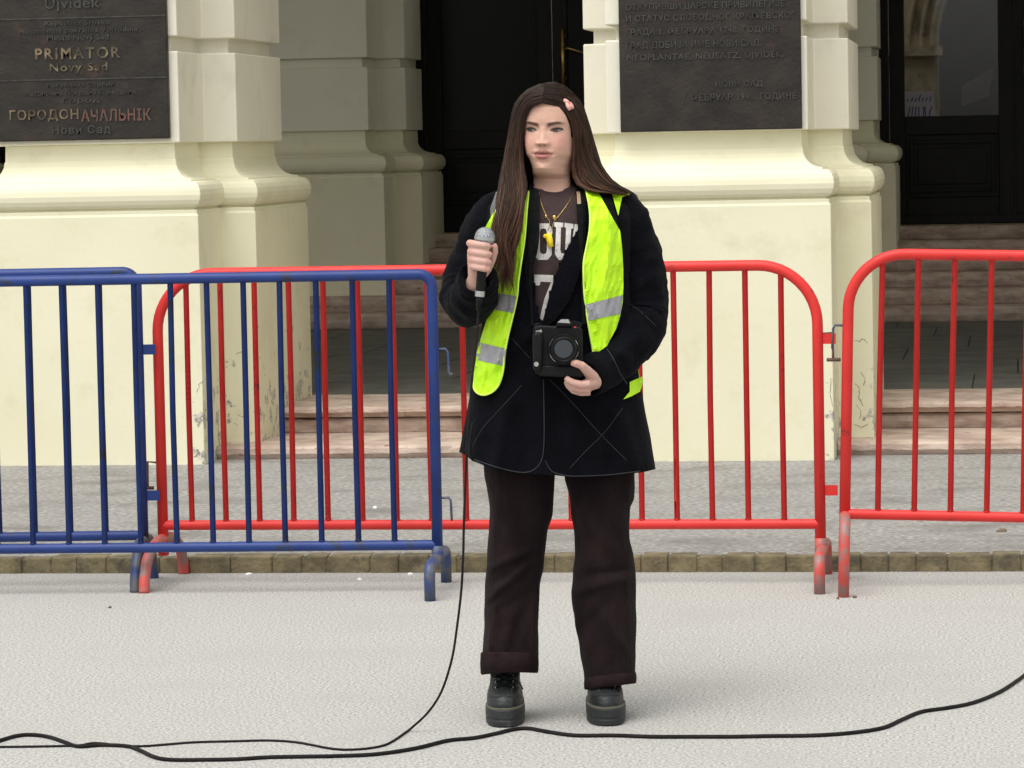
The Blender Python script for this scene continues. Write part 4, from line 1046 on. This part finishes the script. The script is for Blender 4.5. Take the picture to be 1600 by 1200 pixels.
# ------------------------------------------------------------------ hair
hm = MB(); cap_f = []
def hairmask(x,y,z):
    if z < -.02 and y > -.02: return False
    if y > .0 and (abs(x)/.0635)**2.2+(max(0,z+.012)/.085)**2.2 < 1: return False
    return z > -.09
idx = {}; cv = []; cc = []
for k, f in enumerate(head.f):
    if any(i >= len(hlocal) for i in f): continue
    if all(hairmask(*hlocal[i]) for i in f):
        q = []
        for i in f:
            if i not in idx:
                x,y,z = hlocal[i]; s = 1.012
                idx[i] = len(cv); cv.append(HL(x*s, y*s-.001, z*1.01+.0005)); cc.append((.018,.011,.008))
            q.append(idx[i])
        cap_f.append(tuple(q))
hm.add(cv, cap_f)
GL = [ [(847,159,-.118),(835,163,-.115),(823,175,-.100),(816,197,-.085),(814,222,-.078),(815,250,-.075),(819,275,-.095),(820,300,-.135),(812,335,-.162),(804,365,-.172),(798,400,-.178),(797,440,-.178),(790,484,-.17)],
 [(848,148,-.100),(832,151,-.097),(817,166,-.082),(809,198,-.065),(804,238,-.060),(803,280,-.090),(801,315,-.140),(794,350,-.165),(789,390,-.18),(789,430,-.18),(785,472,-.175)],
 [(850,139,-.075),(829,142,-.065),(810,165,-.050),(801,200,-.035),(794,245,-.030),(789,290,-.065),(786,325,-.128),(780,360,-.155),(777,395,-.168),(779,430,-.172),(780,462,-.170)],
 [(853,134,-.03),(829,140,-.01),(807,165,.0),(799,205,.005),(792,250,.0),(786,292,-.01),(783,322,-.085),(781,350,-.135),(779,385,-.155),(779,410,-.16),(780,436,-.165)],
 [(856,132,.01),(832,138,.03),(812,165,.05),(805,205,.06),(800,250,.07),(795,300,.115),(800,350,.15),(805,420,.16),(808,470,.16)],
 [(860,132,.03),(862,142,.075),(864,170,.105),(865,220,.115),(865,280,.125),(866,340,.155),(866,420,.165),(866,480,.165)] ]
GRt = [ [(849,159,-.118),(863,162,-.116),(878,172,-.100),(888,194,-.085),(893,222,-.075),(896,250,-.065),(900,275,-.065),(908,290,-.080),(925,298,-.075),(948,301,-.065),(972,305,-.02),(984,318,.07),(975,365,.15)],
 [(850,148,-.100),(870,151,-.095),(889,165,-.080),(900,194,-.060),(907,228,-.052),(914,258,-.052),(926,281,-.065),(946,294,-.065),(970,300,-.04),(985,312,.05),(978,370,.15)],
 [(851,139,-.075),(876,142,-.065),(900,160,-.045),(911,190,-.028),(920,225,-.015),(932,258,-.01),(951,283,-.02),(976,298,.0),(986,318,.08),(970,400,.155)],
 [(854,134,-.03),(882,139,-.01),(905,160,.01),(916,193,.025),(925,228,.035),(938,262,.045),(955,290,.08),(965,320,.125),(950,440,.165)],
 GL[5] ]
def resample(g, n=26):
    q = cr(g, 10); L = [0]
    for a,b in zip(q,q[1:]): L.append(L[-1]+math.sqrt((a[0]-b[0])**2+(a[1]-b[1])**2+((a[2]-b[2])*583)**2))
    out = []; j = 0
    for i in range(n):
        s = L[-1]*i/(n-1)
        while j < len(L)-2 and L[j+1] < s: j += 1
        t = (s-L[j])/max(1e-9,L[j+1]-L[j]); out.append(tuple(q[j][k]+(q[j+1][k]-q[j][k])*t for k in range(3)))
    return out
GL = [resample(g) for g in GL]; GRt = [resample(g) for g in GRt]
rh = random.Random(11)
def push(p, k=1.0):
    d = p-HC; x, f, z = d.dot(HX2), d.dot(HF), d.dot(HZ2)
    if z < -.10: return p
    a, b, c = .0810*k, (.107 if f > 0 else .114)*k, .1205*k
    if z < 0: c = .16
    s = math.sqrt((x/a)**2+(f/b)**2+(z/c)**2)
    if s < 1: return HC+HX2*x/s+HF*f/s+HZ2*z/s
    return p
def strand(G_, t, r, inner, seed):
    i = min(int(t), len(G_)-2); w_ = t-i
    ph = rh.uniform(0,6.28); am = rh.uniform(.5,2.6); jx, jd = rh.gauss(0,1.6), rh.gauss(0,.004); k = rh.uniform(1.0,1.05)
    clump = math.floor(t*7)*2.399
    pts = []; rad = []
    n = len(G_[0]); cut = int(n*(1-min(.45,abs(rh.gauss(0,.13))))) if not inner else int(n*rh.uniform(.62,.9))
    for q in range(cut):
        a, b = G_[i][q], G_[i+1][q]; s = q/(n-1)
        x = a[0]+(b[0]-a[0])*w_; y = a[1]+(b[1]-a[1])*w_; dy = a[2]+(b[2]-a[2])*w_
        x += (jx+am*math.sin(s*9+ph)*s)*(.35+s) + (5.0*s+8.5*s**3)*math.sin(s*12+clump)
        dy += (jd+.004*math.cos(s*8+ph))*(.3+s)+.011*s*math.sin(s*9+clump*1.7)
        p = push(P(x,y,dy + (.006 if inner else 0)), k if not inner else 1.0)
        pts.append(p); rad.append(r*(1-.6*s**2)*(1 if q < cut-6 else (cut-q)/7+.06))
    return pts, rad
hcol = list(cc)
hcol += [(.018,.011,.008)]*(len(hm.v)-len(hcol))
def add_strand(G_, t, r, seg, inner):
    pts, rad = strand(G_, t, r, inner, 0); n0 = len(hm.v)
    hm.tube(pts, rad, seg, cap=False)
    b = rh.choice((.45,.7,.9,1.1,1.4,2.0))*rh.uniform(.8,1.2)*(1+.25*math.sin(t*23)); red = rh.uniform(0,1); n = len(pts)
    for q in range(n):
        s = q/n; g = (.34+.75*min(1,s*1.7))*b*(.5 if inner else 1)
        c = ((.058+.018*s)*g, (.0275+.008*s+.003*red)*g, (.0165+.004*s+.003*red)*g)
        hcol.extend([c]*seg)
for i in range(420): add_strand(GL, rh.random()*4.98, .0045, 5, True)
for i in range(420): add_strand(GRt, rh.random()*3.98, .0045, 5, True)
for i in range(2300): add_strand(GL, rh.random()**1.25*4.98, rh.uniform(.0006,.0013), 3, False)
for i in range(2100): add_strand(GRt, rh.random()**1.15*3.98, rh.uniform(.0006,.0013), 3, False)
for i in range(300):                                     # loose flyaways
    G_ = GL if rh.random() < .5 else GRt; t = rh.random()*3.9; i0 = int(t); n0 = len(hm.v)
    a = G_[i0]; s0 = rh.randint(0,16); pts = []
    ox, oy = rh.uniform(1,5)*(-1 if G_ is GL else 1), rh.uniform(-3,1)
    for q in range(s0, min(s0+8,26)):
        u = (q-s0)/8; x = a[q][0]+(G_[i0+1][q][0]-a[q][0])*(t-i0); y = a[q][1]+(G_[i0+1][q][1]-a[q][1])*(t-i0)
        pts.append(P(x+ox*math.sin(u*3), y+oy*math.sin(u*3), a[q][2]))
    pts = [push(p,1.03) for p in pts]; hm.tube(pts, .0007, 3, cap=False); hcol.extend([(.05,.03,.02)]*(len(hm.v)-n0))
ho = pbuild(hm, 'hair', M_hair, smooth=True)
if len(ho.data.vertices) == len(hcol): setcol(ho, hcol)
else: print('HAIRCOL', len(ho.data.vertices), len(hcol))
pt = MB(); pt.tube([push(P(x,y,d), 1.035) for x,y,d in ((847.5,160,-.118),(848.5,154,-.108),(850,147,-.095),(851.5,141,-.075))], [.0012,.0017,.0015,.0006], 6)
M_scalp = mat('scalp', (.36,.22,.17), rough=.6); pbuild(pt, 'parting', M_scalp, ho, smooth=True)
cl = MB()
for (a,b) in (((880,158),(890,162)),((890,160),(895,170)),((884,163),(889,174))):
    pts = [push(P(a[0]+(b[0]-a[0])*t, a[1]+(b[1]-a[1])*t, -.098), 1.12) for t in (0,.5,1)]
    cl.tube(pts, [.004,.0062,.0045], 10)
pbuild(cl, 'hair_clip', M_clip, smooth=True)

# ------------------------------------------------------------------ things the person holds and wears
# microphone
m0 = P(757.5,371,HM); m1 = P(749.3,466,HM+.004); ax = (m1-m0).normalized()
mic = thing('microphone', 'black hand microphone with grey ball grille held upright in the person\'s fist', 'microphone', m1, absolute=True)
mb = MB(); mb.tube([m0+ax*t for t in (.020,.030,.034,.060,.110,.140,.148)], [.0170,.0175,.0150,.0140,.0125,.0120,.0118], 20); mb.build('mic_body', M_blk, mic, smooth=True)
mb = MB(); mb.ball(m0, (.0262,.0262,.0268), 26, 18); g_ = mb.build('mic_grille', M_mgrey, mic, smooth=True)
mb = MB(); mb.tube([m0+ax*-.001,m0+ax*.006], .0268, 24); mb.tube([m0+ax*.012,m0+ax*.022], [.0225,.0178], 20); mb.build('grille_band', M_silver, mic, smooth=False)
mb = MB(); mb.tube([m0+ax*.1385,m0+ax*.153], .0128, 18); mb.build('mic_connector', M_silver, mic, smooth=False)
mb = MB(); mb.tube([m0+ax*.153,m0+ax*.165,m0+ax*.19], [.010,.0085,.0055], 14); mb.build('cable_boot', M_blk, mic, smooth=True)
# cables
def floor_cable(name, label, pts, r, mtl, seg=8, start3d=None):
    q = cr(pts, 8); P3 = []
    for p in q: g = G(p[0], p[1], r); P3.append(g)
    if start3d: P3 = start3d+P3
    mb = MB(); mb.tube(P3, r, seg); o = mb.build(name, mtl, None, smooth=True); tag(o, label, 'cable'); return base_at(o)
M_cable = mat('black_cable', (.006,.005,.005), (.015,.012,.0115), .7, 20, 4, spec=.2)
hang = [m0+ax*.185] + [P(*p) for p in ((748,488,-.27),(745,520,-.262),(741,560,-.258),(737,600,-.258),(733,650,-.262),(729,710,-.268),(727,760,-.272),(725,810,-.275),(724,860,-.275))]
hang = [Vector(v) for v in cr([tuple(v) for v in hang], 5)]
gl = G(640, 1141, .004)
drop = cr([(724,860),(721,920),(714,980),(706,1030),(690,1080),(668,1114),(640,1140)], 5)[1:-1]
dd = []
for i, (x,y) in enumerate(drop):
    t = (i+1)/(len(drop)+1); z0 = P(724,860,-.275); Y_ = (z0-PB).dot(DH)*(1-t) + (gl-PB).dot(DH)*t
    p = P(x, y, Y_); 
    if p.z < .004: p = G(x,y,.004)
    dd.append(p)
floor_cable('microphone_cable', 'thin black cable hanging from the microphone and curving away over the ground', [(640,1140),(612,1159),(590,1167),(555,1171),(520,1170),(465,1160),(420,1157),(370,1158),(300,1160),(215,1166),(150,1161),(115,1165),(0,1167),(-80,1166),(-300,1150),(-700,1120)], .0032, M_cable, start3d=hang+dd)
floor_cable('power_cable', 'thick black cable snaking across the foreground from edge to edge', [(-800,1230),(-350,1215),(-140,1195),(-60,1175),(0,1157),(25,1150),(48,1148),(75,1151),(100,1159),(122,1166),(160,1164),(200,1166),(222,1174),(242,1183),(268,1187),(320,1187),(370,1186),(420,1183),(470,1182),(530,1181),(590,1178),(650,1169),(700,1157),(740,1153),(775,1146),(800,1140),(825,1138),(860,1144),(900,1149),(960,1149),(1020,1151),(1085,1151),(1140,1151),(1200,1150),(1270,1149),(1330,1145),(1380,1137),(1410,1124),(1440,1112),(1480,1106),(1520,1098),(1560,1082),(1590,1063),(1620,1042),(1700,1005),(1850,975),(2300,930)], .0053, M_cable)
# camera
CD0, CD1 = -.150, -.232
cb = P(872,586,-.19)
cam_ = thing('camera', 'black camera with battery grip hanging at the waist and steadied from below by a hand', 'camera', cb, absolute=True)
def cpoly(mb, poly, d0, d1, mi=0):
    f = [P(x,y,d1) for x,y in poly]; b = [P(x,y,d0) for x,y in poly]; n = len(poly)
    return mb.add(f+b, [tuple(range(n)), tuple(reversed(range(n,2*n)))]+[((i+1)%n,i,i+n,(i+1)%n+n) for i in range(n)], mi)
mb = MB(); cpoly(mb, [(833,514),(836,509),(846,508),(868,509),(893,509),(906,510),(910,516),(911,560),(911,584),(906,586),(870,585),(838,583),(834,578),(832,548)], CD0, CD1); mb.build('camera_body', M_blk, cam_, bevel=.005)
mb = MB(); cpoly(mb, [(868,511),(871,502),(876,498),(889,498),(893,503),(895,511)], CD0+.01, CD1-.012); mb.build('viewfinder_hump', M_blk, cam_, bevel=.004)
mb = MB(); cpoly(mb, [(871,504),(877,499),(888,499),(891,505)], CD1-.011, CD1-.0135); mb.build('hump_plate', M_silver, cam_)
mb = MB(); cpoly(mb, [(832,523),(836,518),(847,519),(849,530),(848,560),(846,580),(837,582),(833,575)], CD1+.01, CD1-.026); mb.build('hand_grip', M_blk, cam_, bevel=.008)
mb = MB(); cpoly(mb, [(836,570),(905,572),(912,576),(912,588),(905,591),(845,588),(836,584)], CD0-.002, CD1-.010); mb.build('battery_grip', M_blk, cam_, bevel=.005)
lc_ = (880.5,545)
def cyl(mb, px, py, d0, d1, r0, r1=None, seg=36):
    a = P(px,py,d0); b = a-DH*(d0-d1); mb.tube([a,b], [r0, r1 or r0], seg, flat=R0)
mb = MB(); cyl(mb,*lc_,CD1,CD1-.018,.0415,.0400); cyl(mb,*lc_,CD1-.018,CD1-.045,.0350,.0330); mb.build('lens_barrel', M_blk, cam_, bevel=.001)
mb = MB(); a = P(*lc_,CD1)-DH*.0455; mb.tube([a+(R0*math.cos(t)+Vector((0,0,1))*math.sin(t))*.0300 for t in [2*math.pi*i/32 for i in range(33)]], .0028, 8, cap=False); mb.build('lens_ring', M_blk, cam_, smooth=True)
mb = MB(); cyl(mb,*lc_,CD1-.0452,CD1-.0462,.0235); mb.build('lens_cap', M_glassl, cam_)
mb = MB(); a = P(*lc_,CD1-.0015)-DH*.0003
for t0,t1 in ((-.9,-.2),(.3,.62),(2.3,2.9),(3.5,4.1)):
    mb.tube([a-DH*.019+(R0*math.cos(t)+Vector((0,0,1))*math.sin(t))*.0382 for t in [t0+(t1-t0)*i/7 for i in range(8)]], .0009, 5)
mb.build('lens_marking', M_silver, cam_)
mb = MB(); cpoly(mb, [(897,510),(900,510),(900,512.5),(897,512.5)], CD1+.001, CD1-.002); mb.build('red_button', M_red, cam_)
mb = MB(); cpoly(mb, [(850,513),(866,513),(866,517),(850,517)], CD1+.001, CD1-.0015); cpoly(mb, [(893,503),(896,500),(909,504),(909,509),(895,510)], CD0+.01, CD1+.02); mb.build('top_plate', M_blk, cam_)
mb = MB(); cyl(mb,840,510,-.18,-.215,.004); 
mb = MB(); a = P(841,511,-.195); mb.tube([a-Vector((0,0,.004)),a+Vector((0,0,.010))], .012, 20); mb.build('dial', M_blk, cam_, bevel=.001)
mb = MB(); a = P(902,509,-.19); mb.tube([a-Vector((0,0,.004)),a+Vector((0,0,.009))], .010, 20); mb.build('dial', M_blk, cam_, bevel=.001)
mb = MB(); cyl(mb,838,569,CD1-.026,CD1-.029,.006); cpoly(mb, [(837,517),(846,515),(847,519),(838,521)], CD1+.012, CD1-.004); mb.build('trim_and_glint', M_silver, cam_)  # silver disc, plus a bar imitating the glossy highlight on the grip
mb = MB(); a = P(910,583,-.205); mb.tube([a-R0*.004, a+R0*.006], .008, 18); mb.build('grip_screw', M_silver, cam_)
for pts, wds in (([(835,297),(834,330),(834,365),(833,392),(829,425),(830,470),(832,508)], (7,8.5,9,7,2.5,2,2)), ([(905,285),(906,320),(907,350),(908,390),(911,430),(912,470),(912,506)], (4.5,5.5,4.5,3,3,3,3))):
    mb = MB(); q = cr([(a,b,c) for (a,b),c in zip(pts,wds)], 6)
    left = []; 
    L1 = [(x-wd,y) for x,y,wd in q]; L2 = [(x+wd,y) for x,y,wd in reversed(q)]
    drape(mb, L1+L2, torso_bvh, .012, .002, 5); mb.build('neck_strap', M_strap, cam_)
mb = MB(); h, d = hit(torso_bvh, 904, 306); cpx = MB(); drape(cpx, [(901,299),(906,299),(908,318),(902,319)], torso_bvh, .0146, .001, 5); cpx.build('strap_tab', mat('tan_leather', (.30,.20,.11), rough=.6), cam_)
# backpack: two shoulder straps in front, the bag on the back
bp = thing('backpack', 'dark backpack worn on the back, its grey shoulder straps just showing beside the hair', 'backpack', P(868,500,.24), absolute=True)
mb = MB(); drape(mb, [(775,300),(785,297),(790,320),(782,350),(767,352),(766,325)], both_bvh, .004, .006, 5); mb.build('shoulder_strap', M_grey, bp)
mb = MB(); drape(mb, [(934,297),(950,299),(958,318),(964,342),(969,362),(962,350),(949,322)], both_bvh, .004, .006, 5); mb.build('shoulder_strap', M_strap, bp)
mb = MB(); mb.loft([ring_p(868-w_, 868+w_, y, .155, .155+dd_, n=48, e=3.2) for y,w_,dd_ in ((315,50,.06),(320,66,.09),(340,78,.12),(420,82,.13),(500,82,.13),(560,80,.12),(575,72,.09),(578,60,.05))]); mb.build('bag', M_strap, bp, smooth=True)
# litter on the ground
M_white2 = mat('white_paper', (.85,.85,.83), rough=.9)
M_leaf = mat('dry_leaf', (.14,.10,.06), rough=.9)
def scrap(px, py, z, w_, h_, m, label, cat, seed):
    c = G(px,py,z); mb = MB(); n = 7; rs = random.Random(seed)
    top = []; 
    for i in range(n):
        a = 2*math.pi*i/n; r = rs.uniform(.7,1.15); top.append((c.x+w_*r*math.cos(a), c.y+h_*r*math.sin(a), z+.001+rs.uniform(0,.006)))
    bot = [(x,y,z) for x,y,_ in top]
    mb.add(top+bot+[(c.x,c.y,z+.008)], [(i,(i+1)%n,2*n) for i in range(n)]+[(i+n,(i+1)%n+n,(i+1)%n,i) for i in range(n)]+[tuple(reversed(range(n,2*n)))])
    o = mb.build('scrap_of_paper' if cat == 'paper' else ('pebble' if cat == 'stone' else 'dry_leaf'), m, None); tag(o, label, cat); base_at(o)
scrap(586,794,.058,.010,.018,M_white2,'white paper scrap on the pavement behind the blue barrier bars','paper',1)
scrap(388,898,.0,.013,.018,M_white2,'larger white paper scrap at the foot of the brick kerb','paper',2)
scrap(641,898,.0,.014,.012,M_white2,'white paper scrap beside the blue barrier foot at the kerb','paper',3)
scrap(563,906,.0,.010,.014,M_white2,'small pale paper scrap on the road short of the kerb','paper',4)
scrap(1565,830,.058,.020,.035,M_leaf,'brownish flat stone on the pavement at the right edge','stone',5)
scrap(1335,934,.0,.008,.014,M_leaf,'dry brown leaf crumb in front of the right red barrier foot','leaf',6)
scrap(1309,936,.0,.007,.010,M_leaf,'dark leaf crumb between the two red barrier feet','leaf',7)
scrap(172,950,.0,.006,.010,M_leaf,'tiny brown leaf on the road below the blue barriers','leaf',8)
